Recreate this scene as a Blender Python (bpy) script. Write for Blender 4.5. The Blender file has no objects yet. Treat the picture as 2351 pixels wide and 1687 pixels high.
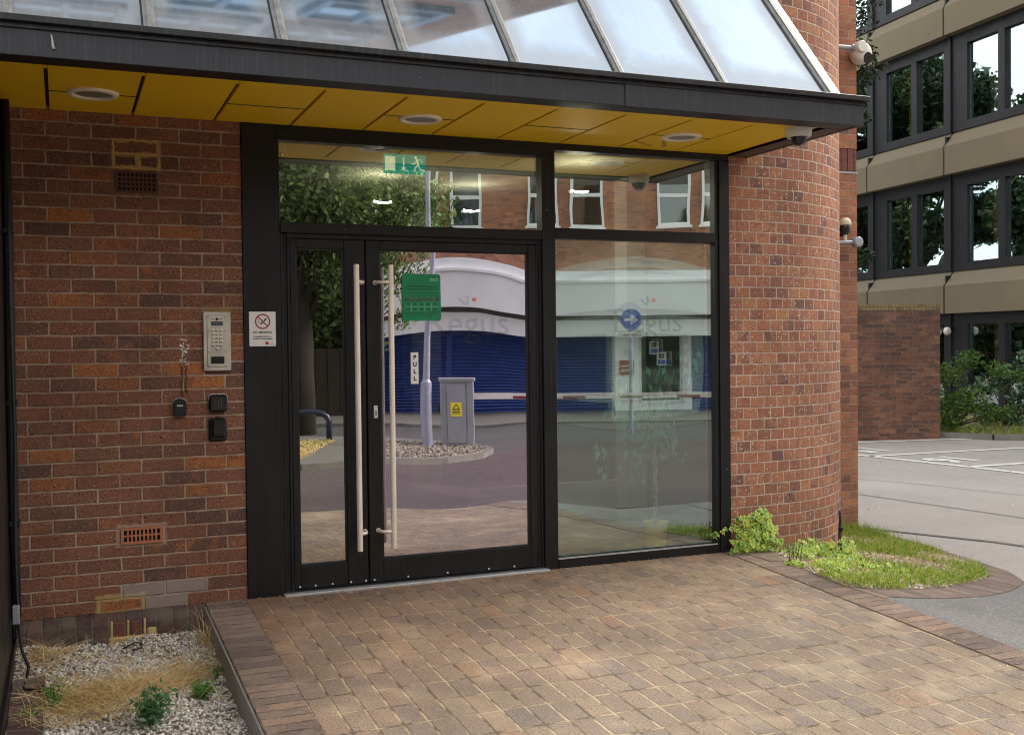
import bpy, math, random
from mathutils import Vector, Matrix
R=math.radians
scene=bpy.context.scene; COL=scene.collection
random.seed(7)

# ------------------------------------------------------------------ node helpers
class NT:
    def __init__(s,name):
        s.m=bpy.data.materials.new(name); s.m.use_nodes=True; s.t=s.m.node_tree; s.t.nodes.clear()
        s.out=s.n('ShaderNodeOutputMaterial')
    def n(s,typ,**kw):
        x=s.t.nodes.new(typ)
        for k,v in kw.items(): setattr(x,k,v)
        return x
    def l(s,a,b): s.t.links.new(a,b)
    def _in(s,sock,v):
        if v is None: return
        if hasattr(v,'is_output') or isinstance(v,bpy.types.NodeSocket): s.l(v,sock)
        else:
            if isinstance(v,(tuple,list)) and len(v)==3 and sock.type=='RGBA': v=(*v,1)
            sock.default_value=v
    def math(s,op,a,b=None,c=None,clamp=False):
        x=s.n('ShaderNodeMath',operation=op,use_clamp=clamp); s._in(x.inputs[0],a)
        if b is not None: s._in(x.inputs[1],b)
        if c is not None: s._in(x.inputs[2],c)
        return x.outputs[0]
    def noise(s,vec,scale,detail=2,rough=.5,dist=0,dim='3D',w=None):
        x=s.n('ShaderNodeTexNoise',noise_dimensions=dim)
        if vec is not None: s.l(vec,x.inputs['Vector'])
        x.inputs['Scale'].default_value=scale; x.inputs['Detail'].default_value=detail
        x.inputs['Roughness'].default_value=rough; x.inputs['Distortion'].default_value=dist
        if w is not None: s._in(x.inputs['W'],w)
        return x
    def vor(s,vec,scale,feature='F1'):
        x=s.n('ShaderNodeTexVoronoi',feature=feature); s.l(vec,x.inputs['Vector']); x.inputs['Scale'].default_value=scale
        return x
    def ramp(s,fac,stops,interp='LINEAR'):
        x=s.n('ShaderNodeValToRGB'); cr=x.color_ramp; cr.interpolation=interp
        while len(cr.elements)<len(stops): cr.elements.new(.5)
        for e,(p,c) in zip(cr.elements,stops):
            e.position=p; e.color=(*c,1) if len(c)==3 else c
        s.l(fac,x.inputs[0]); return x.outputs[0]
    def mix(s,f,a,b,mode='MIX'):
        x=s.n('ShaderNodeMix',data_type='RGBA',blend_type=mode,clamp_factor=True)
        s._in(x.inputs[0],f); s._in(x.inputs[6],a); s._in(x.inputs[7],b); return x.outputs[2]
    def maprange(s,v,a,b,c=0.,d=1.,smooth=False):
        x=s.n('ShaderNodeMapRange',interpolation_type='SMOOTHSTEP' if smooth else 'LINEAR')
        s._in(x.inputs[0],v)
        for i,q in enumerate((a,b,c,d)): x.inputs[i+1].default_value=q
        return x.outputs[0]
    def pos(s): return s.n('ShaderNodeNewGeometry').outputs['Position']
    def objc(s): return s.n('ShaderNodeTexCoord').outputs['Object']
    def uv(s): return s.n('ShaderNodeTexCoord').outputs['UV']
    def bump(s,h,strength=.5,dist=.01,normal=None):
        x=s.n('ShaderNodeBump'); s.l(h,x.inputs['Height']); x.inputs['Strength'].default_value=strength; x.inputs['Distance'].default_value=dist
        if normal: s.l(normal,x.inputs['Normal'])
        return x.outputs[0]
    def bsdf(s,color,rough=.6,metal=0.,normal=None,spec=.5,**kw):
        x=s.n('ShaderNodeBsdfPrincipled'); s._in(x.inputs['Base Color'],color); s._in(x.inputs['Roughness'],rough)
        s._in(x.inputs['Metallic'],metal); x.inputs['Specular IOR Level'].default_value=spec
        if normal: s.l(normal,x.inputs['Normal'])
        for k,v in kw.items(): s._in(x.inputs[k.replace('_',' ')],v)
        return x.outputs[0]
    def done(s,sh): s.l(sh,s.out.inputs['Surface']); return s.m
    def mixsh(s,f,a,b):
        x=s.n('ShaderNodeMixShader'); s._in(x.inputs[0],f); s.l(a,x.inputs[1]); s.l(b,x.inputs[2]); return x.outputs[0]

def brick_mat(name,bw,bh,joint,offset,palette,mortar,mortar2=None,spec=(0.5,.15),jit=.0,depth=.004,light=0,streak=None,wob=.003,rough=.85,blotch=(.75,1.2),moss=0,extra=None,bs=70):
    s=NT(name); uv=s.uv()
    nz=s.noise(uv,7,2); sub=s.n('ShaderNodeVectorMath',operation='SUBTRACT'); s.l(nz.outputs['Color'],sub.inputs[0]); sub.inputs[1].default_value=(.5,.5,.5)
    sc=s.n('ShaderNodeVectorMath',operation='SCALE'); s.l(sub.outputs[0],sc.inputs[0]); sc.inputs['Scale'].default_value=wob*2.4
    nz2=s.noise(uv,45,1); sub2=s.n('ShaderNodeVectorMath',operation='SUBTRACT'); s.l(nz2.outputs['Color'],sub2.inputs[0]); sub2.inputs[1].default_value=(.5,.5,.5)
    sc2=s.n('ShaderNodeVectorMath',operation='SCALE'); s.l(sub2.outputs[0],sc2.inputs[0]); sc2.inputs['Scale'].default_value=wob*1.3
    ad=s.n('ShaderNodeVectorMath',operation='ADD'); s.l(uv,ad.inputs[0]); s.l(sc.outputs[0],ad.inputs[1])
    ad2=s.n('ShaderNodeVectorMath',operation='ADD'); s.l(ad.outputs[0],ad2.inputs[0]); s.l(sc2.outputs[0],ad2.inputs[1])
    sep=s.n('ShaderNodeSeparateXYZ'); s.l(ad2.outputs[0],sep.inputs[0]); u,v=sep.outputs[0],sep.outputs[1]
    row=s.math('FLOOR',s.math('DIVIDE',v,bh))
    off=s.math('MULTIPLY',s.math('FLOORED_MODULO',row,2.),offset*bw)
    if jit:
        wn=s.n('ShaderNodeTexWhiteNoise',noise_dimensions='1D'); s.l(row,wn.inputs['W']); off=s.math('ADD',off,s.math('MULTIPLY',wn.outputs['Value'],jit))
    uu=s.math('ADD',u,off)
    col=s.math('FLOOR',s.math('DIVIDE',uu,bw))
    fu=s.math('FLOORED_MODULO',uu,bw); fv=s.math('FLOORED_MODULO',v,bh)
    du=s.math('MINIMUM',fu,s.math('SUBTRACT',bw,fu)); dv=s.math('MINIMUM',fv,s.math('SUBTRACT',bh,fv))
    d=s.math('MINIMUM',du,dv)
    mask=s.maprange(d,joint*.5-.0015,joint*.5+.002,0,1,True)     # 1 = brick
    cb=s.n('ShaderNodeCombineXYZ'); s.l(col,cb.inputs[0]); s.l(row,cb.inputs[1])
    w=s.n('ShaderNodeTexWhiteNoise',noise_dimensions='2D'); s.l(cb.outputs[0],w.inputs['Vector'])
    rnd=w.outputs['Value']; sr=s.n('ShaderNodeSeparateColor'); s.l(w.outputs['Color'],sr.inputs[0])
    base=s.ramp(rnd,palette)
    # half-tone blend inside one brick: some bricks are partly another colour
    alt=s.ramp(sr.outputs[1],palette)
    n3=s.noise(uv,13,2,dim='4D',w=s.math('MULTIPLY',rnd,20))
    base=s.mix(s.maprange(n3.outputs[0],.5,.62,0,.75),base,alt)
    n4=s.noise(uv,bs,3,.65)
    base=s.mix(1.,base,s.ramp(n4.outputs[0],[(.3,(blotch[0],)*3),(.7,(blotch[1],)*3)]),'MULTIPLY')
    if spec:
        v1=s.noise(uv,88,2,.6)
        base=s.mix(s.maprange(v1.outputs[0],.60,.66,0,spec[0]),base,(.018,.014,.013))
        v2=s.noise(uv,105,2,.6,w=3.3,dim='4D')
        base=s.mix(s.maprange(v2.outputs[0],.64,.69,0,spec[1]),base,(.62,.42,.30))
    mn=s.noise(uv,9,3)
    mc=s.mix(s.maprange(mn.outputs[0],.42,.6),mortar,mortar2 or mortar)
    mc=s.mix(1.,mc,s.ramp(s.noise(uv,120,2).outputs[0],[(.3,(.75,)*3),(.7,(1.15,)*3)]),'MULTIPLY')
    colr=s.mix(mask,mc,base)
    if light:   # pale paint and lime flecks scattered on the face
        vv=s.vor(uv,34); th=s.noise(uv,2.2,2)
        st=s.maprange(s.math('SUBTRACT',s.math('MULTIPLY',th.outputs[0],light),vv.outputs['Distance']),0,.05)
        colr=s.mix(s.math('MULTIPLY',st,.75),colr,(.62,.52,.38))
    if extra: colr=extra(s,uv,colr)
    big=s.noise(uv,1.3,3)
    colr=s.mix(1.,colr,s.ramp(big.outputs[0],[(.3,(.74,)*3),(.7,(1.14,)*3)]),'MULTIPLY')
    h=s.math('ADD',s.math('MULTIPLY',mask,1.),s.math('MULTIPLY',n4.outputs[0],.35))
    nrm=s.bump(h,.9,depth)
    return s.done(s.bsdf(colr,rough,normal=nrm,spec=.25))

def plain(name,color,rough=.5,metal=0.,var=.12,vscale=6,bumps=0,bscale=80,spec=.5,dust=0):
    s=NT(name); o=s.objc(); c=color
    n=s.noise(o,vscale,4,.6)
    f=s.ramp(n.outputs[0],[(.3,(1-var,)*3),(.7,(1+var,)*3)])
    c=s.mix(1.,color,f,'MULTIPLY')
    if dust:
        n2=s.noise(o,30,4,.7); c=s.mix(s.maprange(n2.outputs[0],.5,.8,0,dust),c,(.35,.33,.3))
    nr=s.bump(s.noise(o,bscale,3).outputs[0],bumps,.003) if bumps else None
    rr=s.maprange(n.outputs[0],.3,.7,max(.02,rough-.08),min(1,rough+.08))
    return s.done(s.bsdf(c,rr,metal,nr,spec))

def glass(name,refl,tint=(1,1,1),rtint=(1,1,1),rough=0.0,wave=0):
    s=NT(name)
    t=s.n('ShaderNodeBsdfTransparent'); t.inputs[0].default_value=(*tint,1)
    g=s.n('ShaderNodeBsdfGlossy'); g.inputs['Color'].default_value=(*rtint,1); g.inputs['Roughness'].default_value=rough
    if wave:
        nr=s.bump(s.noise(s.objc(),2.3,1).outputs[0],wave,.02); s.l(nr,g.inputs['Normal'])
    lw=s.n('ShaderNodeLayerWeight'); lw.inputs[0].default_value=.25
    f=s.math('ADD',refl,s.math('MULTIPLY',lw.outputs['Fresnel'],.25),clamp=True)
    return s.done(s.mixsh(f,t.outputs[0],g.outputs[0]))

def leafmat(name,cols,trans=.35,rough=.45):
    s=NT(name); g=s.n('ShaderNodeNewGeometry')
    c=s.ramp(g.outputs['Random Per Island'],cols)
    b=s.bsdf(c,rough,spec=.35); t=s.n('ShaderNodeBsdfTranslucent'); s.l(c,t.inputs[0])
    return s.done(s.mixsh(trans,b,t.outputs[0]))

M={}
# ------------------------------------------------------------------ materials
def patches(s,uv,c):
    # ochre repair mortar round re-set bricks, bleached bricks, drip stains (on the entrance wall)
    sep=s.n('ShaderNodeSeparateXYZ'); s.l(uv,sep.inputs[0]); x,z=sep.outputs[0],sep.outputs[1]
    nz=s.noise(uv,25,2).outputs[0]
    def rect(x0,x1,z0,z1,soft=.006):
        wob=s.math('MULTIPLY',s.math('SUBTRACT',nz,.5),.03)
        a=s.math('SUBTRACT',s.math('ADD',x,wob),x0); b=s.math('SUBTRACT',x1,s.math('ADD',x,wob))
        e=s.math('SUBTRACT',s.math('ADD',z,wob),z0); f=s.math('SUBTRACT',z1,s.math('ADD',z,wob))
        return s.maprange(s.math('MINIMUM',s.math('MINIMUM',a,b),s.math('MINIMUM',e,f)),-soft,soft)
    def sub(a,b): return s.math('MULTIPLY',a,s.math('SUBTRACT',1.,b))
    X=.1045
    och=(.30,.19,.07)
    up=rect(-.677+X,-.43+X,2.392,2.557); up=sub(up,rect(-.662+X,-.445+X,2.485,2.542)); up=sub(up,rect(-.662+X,-.558+X,2.412,2.464)); up=sub(up,rect(-.532+X,-.445+X,2.412,2.464))
    c=s.mix(s.math('MULTIPLY',up,.95),c,(.62,.42,.16))
    lo=rect(-.80+X,-.55+X,-.02,.10); lo=sub(lo,rect(-.775+X,-.572+X,.014,.066)); c=s.mix(s.math('MULTIPLY',lo,.95),c,(.46,.32,.13))
    k=rect(-.225+X,-.07+X,1.60,1.655,.01); c=s.mix(s.math('MULTIPLY',k,.65),c,(.33,.23,.08))
    gr=rect(-.68+X,-.225+X,.078,.148); gr2=rect(-.55+X,-.335+X,.003,.073)
    c=s.mix(s.math('MULTIPLY',s.math('MAXIMUM',gr,gr2),.55),c,(.42,.37,.34))
    av=rect(-.69+X,-.435+X,2.25,2.392,.004); c=s.mix(s.math('MULTIPLY',av,.5),c,(.20,.12,.06))
    ab=rect(-.69+X,-.43+X,.352,.474,.004); c=s.mix(s.math('MULTIPLY',ab,.8),c,(.42,.31,.22))
    # peeled white label and the rust drips under it
    n5=s.noise(uv,60,3).outputs[0]
    lab=s.math('MULTIPLY',rect(-.345+X,-.30+X,1.33,1.475),s.maprange(n5,.53,.57)); c=s.mix(lab,c,(.75,.72,.66))
    dr=s.math('MAXIMUM',rect(-.343+X,-.334+X,1.15,1.33,.004),rect(-.320+X,-.311+X,1.17,1.33,.004)); c=s.mix(s.math('MULTIPLY',dr,.9),c,(.03,.014,.01))
    return c
BR=[(0,(.12,.070,.056)),(.12,(.175,.086,.060)),(.35,(.215,.094,.058)),(.55,(.25,.106,.062)),(.78,(.225,.108,.070)),(.92,(.30,.120,.058)),(1,(.40,.150,.052))]
M['brick']=brick_mat('red_brown_facing_brick',.225,.075,.0095,.5,BR,(.46,.34,.25),(.34,.23,.165),spec=(.95,.8),extra=patches,depth=.006,blotch=(.6,1.4),bs=95)
BC=[(0,(.19,.10,.082)),(.12,(.27,.122,.082)),(.35,(.355,.148,.086)),(.6,(.41,.178,.098)),(.82,(.34,.152,.098)),(1,(.47,.22,.10))]
M['colbrick']=brick_mat('orange_header_brick',.1125,.075,.009,.5,BC,(.58,.43,.33),(.46,.33,.24),spec=(.8,.5),light=.41,depth=.006)
M['pierbrick']=brick_mat('pier_brick',.225,.075,.010,.5,BC,(.42,.30,.22),(.32,.2,.15),spec=(.6,.3),depth=.006)
M['upbrick']=brick_mat('upper_storey_brick',.225,.075,.010,.5,BC,(.36,.26,.2),(.3,.2,.15),spec=None,depth=.006)
BW=[(0,(.10,.06,.05)),(.25,(.14,.074,.055)),(.5,(.19,.088,.058)),(.8,(.22,.105,.068)),(1,(.26,.13,.08))]
def wallgrime(s,uv,c):
    sep=s.n('ShaderNodeSeparateXYZ'); s.l(uv,sep.inputs[0])
    n=s.noise(uv,3,4,.65).outputs[0]
    f=s.math('MULTIPLY',s.maprange(sep.outputs[1],.7,2.0,.1,1.),s.maprange(n,.35,.62))
    return s.mix(s.math('MULTIPLY',f,.62),c,(.055,.045,.045))
M['yardbrick']=brick_mat('weathered_yard_brick',.225,.075,.011,.5,BW,(.24,.18,.13),(.13,.10,.08),spec=None,extra=wallgrime,depth=.006)
M['capbrick']=brick_mat('mossy_capping_brick',.075,.12,.010,.0,[(0,(.16,.09,.05)),(.5,(.27,.20,.10)),(1,(.20,.17,.08))],(.12,.10,.07),spec=None)
PV=[(0,(.19,.155,.132)),(.12,(.215,.168,.135)),(.35,(.235,.172,.128)),(.55,(.255,.19,.138)),(.75,(.23,.182,.138)),(.92,(.275,.215,.148)),(1,(.27,.165,.108))]
def sand(s,uv,c):
    n=s.noise(uv,2.6,4,.6).outputs[0]
    c=s.mix(s.maprange(n,.52,.72,0,.38),c,(.50,.40,.26))
    vg=s.vor(uv,3.1); wn_=s.noise(uv,1.7,1).outputs[0]; c=s.mix(s.math('MULTIPLY',s.maprange(vg.outputs['Distance'],.05,.035),s.maprange(wn_,.5,.56,0,.7)),c,(.045,.038,.032))
    sep=s.n('ShaderNodeSeparateXYZ'); s.l(uv,sep.inputs[0]); k=s.math('ADD',s.math('ADD',sep.outputs[0],s.math('MULTIPLY',sep.outputs[1],-.45)),s.math('MULTIPLY',n,1.2))
    return s.mix(1.,c,s.ramp(s.maprange(k,-2.2,.6),[(0,(1,1,1)),(1,(.92,.74,.64))]),'MULTIPLY')
M['paver']=brick_mat('tan_clay_paver',.204,.106,.0125,0,PV,(.42,.33,.21),(.15,.115,.08),spec=(.6,.5),jit=.006,depth=.006,wob=.0035,blotch=(.66,1.36),bs=115,extra=sand)
M['soldier']=brick_mat('brown_edge_paver',.235,.078,.007,0,[(0,(.14,.105,.088)),(.4,(.20,.14,.108)),(.8,(.25,.18,.135)),(1,(.29,.19,.13))],(.24,.18,.13),(.07,.05,.04),spec=(.35,.3),depth=.005)
def edgegrime(s,uv,c):
    n=s.noise(uv,5,4,.6).outputs[0]
    return s.mix(s.maprange(n,.48,.6,0,.6),c,(.16,.15,.115))
M['plinth']=brick_mat('dark_plinth_brick',.081,.30,.009,0,[(0,(.075,.045,.045)),(.5,(.12,.068,.06)),(.85,(.17,.09,.07)),(1,(.20,.13,.10))],(.20,.15,.12),(.09,.07,.055),spec=(.5,.2),extra=edgegrime)

def asphalt(name,c1,c2,grain=1.):
    s=NT(name); p=s.pos()
    n1=s.noise(p,.55,5,.6); n2=s.noise(p,160,2,.6); v=s.vor(p,95)
    c=s.mix(s.maprange(n1.outputs[0],.35,.65),c1,c2)
    c=s.mix(1.,c,s.ramp(n2.outputs[0],[(.32,(.55,)*3),(.68,(1.42,)*3)]),'MULTIPLY')
    sr=s.n('ShaderNodeSeparateColor'); s.l(v.outputs['Color'],sr.inputs[0])
    c=s.mix(s.math('MULTIPLY',s.maprange(sr.outputs[0],.8,.95),.5*grain),c,(.50,.47,.43))
    n3=s.noise(p,3.1,4,.7,1.5); c=s.mix(s.maprange(n3.outputs[0],.6,.75,0,.35),c,tuple(x*.55 for x in c1))
    return s.done(s.bsdf(c,.9,normal=s.bump(n2.outputs[0],.8,.004),spec=.2))
M['asphalt']=asphalt('worn_grey_asphalt',(.345,.318,.285),(.41,.38,.34))
M['apron']=asphalt('coarse_grey_asphalt',(.155,.15,.144),(.19,.184,.176),.6)
M['redtar']=asphalt('reddish_road_surface',(.066,.050,.052),(.09,.069,.071),.4)
M['road']=asphalt('street_asphalt',(.055,.055,.057),(.075,.073,.074),.5)
M['slabs']=plain('pale_concrete_slab',(.12,.114,.10),.9,var=.15,bumps=.3)
M['kerb']=plain('concrete_kerb',(.17,.16,.14),.9,var=.25,vscale=3,bumps=.5)
M['soil']=plain('dry_soil',(.20,.15,.10),.95,var=.4,vscale=14,bumps=1,bscale=60)
M['gravelbase']=plain('gravel_bed_base',(.34,.29,.22),.95,var=.4,vscale=40,bumps=1,bscale=90)
M['white']=plain('white_line_paint',(.74,.73,.68),.8,var=.06,vscale=25)
M['tar']=plain('tar_joint',(.13,.12,.11),.9,var=.35,vscale=12)

def darkmetal(name,c,rough=.38,dust=.25):
    s=NT(name); o=s.pos()
    mp=s.n('ShaderNodeMapping'); mp.inputs['Scale'].default_value=(60,60,3); s.l(o,mp.inputs[0])
    st=s.noise(mp.outputs[0],1,3,.6); n=s.noise(o,4,4,.6)
    col=s.mix(s.math('MULTIPLY',s.maprange(st.outputs[0],.5,.8),dust),c,(.13,.13,.135))
    col=s.mix(s.maprange(n.outputs[0],.5,.8,0,dust*.6),col,(.09,.085,.08))
    v=s.vor(o,9); sp=s.maprange(v.outputs['Distance'],.035,.028); nn=s.noise(o,1.1,1)
    col=s.mix(s.math('MULTIPLY',sp,s.maprange(nn.outputs[0],.55,.6,0,.7)),col,(.45,.44,.42))
    return s.done(s.bsdf(col,s.maprange(n.outputs[0],.3,.7,rough-.06,rough+.1),spec=.4,normal=s.bump(s.noise(o,250,1).outputs[0],.12,.001)))
M['frame']=darkmetal('black_powder_coat',(.0075,.0075,.008),.40,.06)
M['fascia']=darkmetal('charcoal_fascia',(.020,.0225,.027),.5,.22)
M['lip']=darkmetal('black_lip',(.009,.009,.01),.45)
M['bronze']=darkmetal('dark_bronze_return',(.07,.045,.035),.5,.2)
M['rubber']=plain('black_gasket',(.006,.006,.006),.6)
def soffitmat():
    s=NT('ochre_soffit_panel'); p=s.pos(); n=s.noise(p,1.6,4,.6)
    c=s.mix(s.maprange(n.outputs[0],.35,.65),(.84,.53,.012),(.92,.60,.018))
    n2=s.noise(p,40,3,.7); c=s.mix(s.maprange(n2.outputs[0],.62,.8,0,.3),c,(.25,.15,.03))
    # peeled, blackened edge by the third downlight
    sep=s.n('ShaderNodeSeparateXYZ'); s.l(p,sep.inputs[0]); x,y=sep.outputs[0],sep.outputs[1]
    def seg(x0,y0,x1,y1,w):
        L=math.hypot(x1-x0,y1-y0); dx,dy=(x1-x0)/L,(y1-y0)/L
        ax=s.math('SUBTRACT',x,x0); ay=s.math('SUBTRACT',y,y0)
        t=s.math('ADD',s.math('MULTIPLY',ax,dx),s.math('MULTIPLY',ay,dy)); q=s.math('ABSOLUTE',s.math('SUBTRACT',s.math('MULTIPLY',ax,dy),s.math('MULTIPLY',ay,dx)))
        m=s.math('MULTIPLY',s.maprange(q,w,w*.4),s.math('MULTIPLY',s.maprange(t,0,.01),s.maprange(t,L,L-.01)))
        return s.math('MULTIPLY',m,s.maprange(s.noise(p,90,2).outputs[0],.45,.55))
    m=s.math('MAXIMUM',seg(2.38,-.24,2.58,-.12,.02),seg(2.56,-.30,2.66,-.12,.02))
    c=s.mix(m,c,(.03,.015,.01))
    return s.done(s.bsdf(c,.55,spec=.35))
M['soffit']=soffitmat()
M['groove']=plain('soffit_groove',(.02,.008,.008),.7)
M['barmetal']=plain('weathered_aluminium_bar',(.17,.17,.162),.55,.35,var=.3,vscale=20,bumps=.2)
M['steel']=plain('brushed_steel',(.85,.77,.65),.42,.35,var=.05)
M['steelplate']=plain('brushed_steel_plate',(.60,.56,.48),.42,.75,var=.1,vscale=12)
M['alu']=plain('aluminium_threshold',(.55,.55,.54),.4,.6,var=.2,vscale=30,dust=.4)
M['black']=plain('black_plastic',(.012,.012,.013),.35)
M['blackmatt']=plain('matt_black_cable',(.012,.011,.011),.6)
M['chrome']=plain('pale_chrome_edge',(.7,.68,.62),.3,.6)
M['screen']=plain('display_grey',(.11,.13,.16),.2)
M['whiteplastic']=plain('white_plastic',(.62,.60,.55),.45,var=.06)
M['offwhite']=plain('cream_plastic',(.60,.54,.38),.5,var=.1)
M['dome']=plain('smoked_dome',(.02,.02,.022),.08)
M['signwhite']=plain('white_sign_face',(.72,.71,.68),.4,var=.03)
M['ink']=plain('black_ink',(.015,.015,.016),.6)
M['signred']=plain('dark_red_ink',(.30,.015,.02),.5)
M['redpatch']=plain('red_ink',(.42,.02,.02),.5)
M['greensign']=plain('green_notice',(.012,.235,.095),.35,var=.12)
M['greenink']=plain('dark_green_ink',(.005,.06,.03),.5)
M['palegreen']=plain('pale_green_ink',(.25,.55,.36),.5)

M['terracotta']=plain('terracotta_air_brick',(.46,.165,.085),.85,var=.15,vscale=30,bumps=.3)
M['darkterra']=plain('dark_air_brick',(.10,.045,.035),.85,var=.2)
M['hole']=plain('air_hole',(.01,.006,.005),.9)
M['lampglass']=plain('frosted_lamp_lens',(.22,.205,.165),.35,var=.2,vscale=30)
M['lamprim']=plain('cream_lamp_rim',(.85,.78,.64),.45,var=.08)
M['ochremortar']=plain('ochre_mortar',(.50,.35,.15),.95,var=.25,vscale=30,bumps=.6)
M['repair']=plain('repair_brick',(.16,.06,.045),.9,var=.3,vscale=30)
M['slate']=plain('blue_slate_piece',(.07,.09,.11),.5)

M['door_glass']=glass('door_glass',.64,(.45,.45,.47),(.94,.90,1.0),wave=.018)
M['door_glass_dark']=glass('side_door_glass',.52,(.45,.45,.45),(.95,.95,.93),wave=.018)
M['transom_glass']=glass('transom_glass',.52,(.72,.76,.70),(.95,1,.97),wave=.03)
M['transom_inner']=glass('transom_inner_glass',.12,(.85,.88,.85),(.9,1,.97))
M['win_outer']=glass('outer_window_glass',.33,(.92,1,.95),(.92,1,.98),wave=.006)
M['win_inner']=glass('bowed_inner_glass',.27,(.85,.95,.90),(.80,1,.93))
M['decal']=None
s=NT('frosted_grey_lettering'); d=s.n('ShaderNodeBsdfDiffuse'); d.inputs[0].default_value=(.10,.11,.12,1); t=s.n('ShaderNodeBsdfTransparent'); M['decal']=s.done(s.mixsh(.14,t.outputs[0],d.outputs[0]))
s=NT('coral_dot_film'); d=s.n('ShaderNodeBsdfDiffuse'); d.inputs[0].default_value=(.9,.25,.22,1); t=s.n('ShaderNodeBsdfTransparent'); M['coral']=s.done(s.mixsh(.6,t.outputs[0],d.outputs[0]))

def canopy_glass():
    s=NT('grimy_canopy_glass'); p=s.pos()
    sep=s.n('ShaderNodeSeparateXYZ'); s.l(p,sep.inputs[0])
    mp=s.n('ShaderNodeMapping'); mp.inputs['Scale'].default_value=(14,2,2); s.l(p,mp.inputs[0])
    n=s.noise(mp.outputs[0],2.2,5,.65); n2=s.noise(p,130,2,.6)
    uvs=s.n('ShaderNodeSeparateXYZ'); s.l(s.uv(),uvs.inputs[0]); u,v=uvs.outputs[0],uvs.outputs[1]   # 0..1 across a pane, metres up it
    edge=s.math('MINIMUM',u,s.math('SUBTRACT',1.,u)); wob=s.math('MULTIPLY',s.math('SUBTRACT',s.noise(p,6,3).outputs[0],.5),.16)
    e=s.math('MINIMUM',s.math('ADD',edge,wob),s.math('ADD',s.math('MULTIPLY',v,.9),wob))
    film=s.maprange(e,.10,.24,1.,0.)
    dirt=s.math('ADD',s.math('MULTIPLY',film,.42),s.maprange(n.outputs[0],.3,.8,.10,.22))
    dif=s.n('ShaderNodeBsdfDiffuse'); dc=s.mix(s.maprange(n2.outputs[0],.3,.7),(.23,.275,.32),(.30,.34,.38)); dc=s.mix(s.math('MULTIPLY',film,.8),dc,(.27,.26,.245)); s.l(dc,dif.inputs[0])
    gl=s.n('ShaderNodeBsdfGlossy'); gl.inputs['Color'].default_value=(.56,.69,.82,1); gl.inputs['Roughness'].default_value=.03
    tr=s.n('ShaderNodeBsdfTransparent'); tr.inputs[0].default_value=(.55,.68,.8,1)
    a=s.mixsh(.62,tr.outputs[0],gl.outputs[0])
    return s.done(s.mixsh(dirt,a,dif.outputs[0]))
M['canopy_glass']=canopy_glass()
M['farglass']=None
s=NT('office_window_glass'); g=s.n('ShaderNodeBsdfGlossy'); g.inputs['Color'].default_value=(.74,.90,.93,1); g.inputs['Roughness'].default_value=.01
nr=s.bump(s.noise(s.pos(),1.1,1).outputs[0],.12,.03); s.l(nr,g.inputs['Normal'])
d=s.n('ShaderNodeBsdfTransparent'); d.inputs[0].default_value=(.85,.85,.8,1); M['farglass']=s.done(s.mixsh(.52,d.outputs[0],g.outputs[0]))
s=NT('street_window_glass'); g=s.n('ShaderNodeBsdfGlossy'); g.inputs['Color'].default_value=(.85,.95,.95,1); g.inputs['Roughness'].default_value=.03
d=s.n('ShaderNodeBsdfDiffuse'); d.inputs[0].default_value=(.012,.014,.014,1); M['streetglass']=s.done(s.mixsh(.14,d.outputs[0],g.outputs[0]))
M['blueglass']=None
s=NT('upper_storey_glass'); g=s.n('ShaderNodeBsdfGlossy'); g.inputs['Color'].default_value=(.7,.85,1,1); g.inputs['Roughness'].default_value=.05
d=s.n('ShaderNodeBsdfDiffuse'); d.inputs[0].default_value=(.30,.34,.36,1); M['blueglass']=s.done(s.mixsh(.45,d.outputs[0],g.outputs[0]))
M['blueframe']=plain('blue_grey_frame',(.12,.20,.28),.5)
M['taupe']=plain('taupe_spandrel',(.165,.135,.082),.75,var=.10,vscale=1.5,bumps=.15)
M['officeframe']=darkmetal('office_dark_frame',(.009,.0095,.013),.5,.05)
M['ocherpost']=plain('yellow_interior_column',(.75,.55,.12),.7)
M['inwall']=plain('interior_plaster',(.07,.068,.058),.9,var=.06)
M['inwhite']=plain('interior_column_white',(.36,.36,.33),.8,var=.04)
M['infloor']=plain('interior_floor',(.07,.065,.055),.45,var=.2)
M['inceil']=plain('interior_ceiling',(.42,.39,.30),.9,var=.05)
M['matdark']=plain('entrance_mat_pile',(.03,.028,.026),.95)
M['whiterender']=plain('white_painted_render',(.86,.86,.88),.75,var=.05,vscale=1.2)
M['upvc']=plain('white_window_frame',(.68,.72,.70),.5,var=.03)
s=NT('blue_roller_shutter'); p=s.uv(); sp=s.n('ShaderNodeSeparateXYZ'); s.l(p,sp.inputs[0])
wv=s.math('SINE',s.math('MULTIPLY',sp.outputs[1],2*math.pi/.085)); n=s.noise(p,3,3)
c=s.mix(s.maprange(n.outputs[0],.35,.65),(.013,.042,.21),(.022,.065,.28)); c=s.mix(s.maprange(wv,-1,-.55,.75,0),c,(.004,.01,.05))
M['shutter']=s.done(s.bsdf(c,.45,normal=s.bump(wv,1.,.012)))
M['bluepaint']=plain('blue_painted_panel',(.018,.05,.24),.5,var=.1)
M['cabinet']=plain('grey_steel_cabinet',(.30,.31,.335),.45,.2,var=.07)
M['cabdark']=plain('dark_grey_recess',(.10,.105,.115),.5)
M['pole']=plain('lilac_grey_pole',(.25,.26,.33),.5,.2,var=.12,vscale=9)
M['yellow']=plain('yellow_warning_label',(.75,.62,.04),.5)
M['barrwhite']=plain('white_barrier_paint',(.75,.70,.68),.5,var=.06)
M['barrred']=plain('dull_red_band',(.20,.03,.03),.5)
M['navy']=plain('navy_painted_tube',(.012,.018,.04),.35)
M['signblue']=plain('blue_road_sign',(.01,.07,.40),.4)
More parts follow.
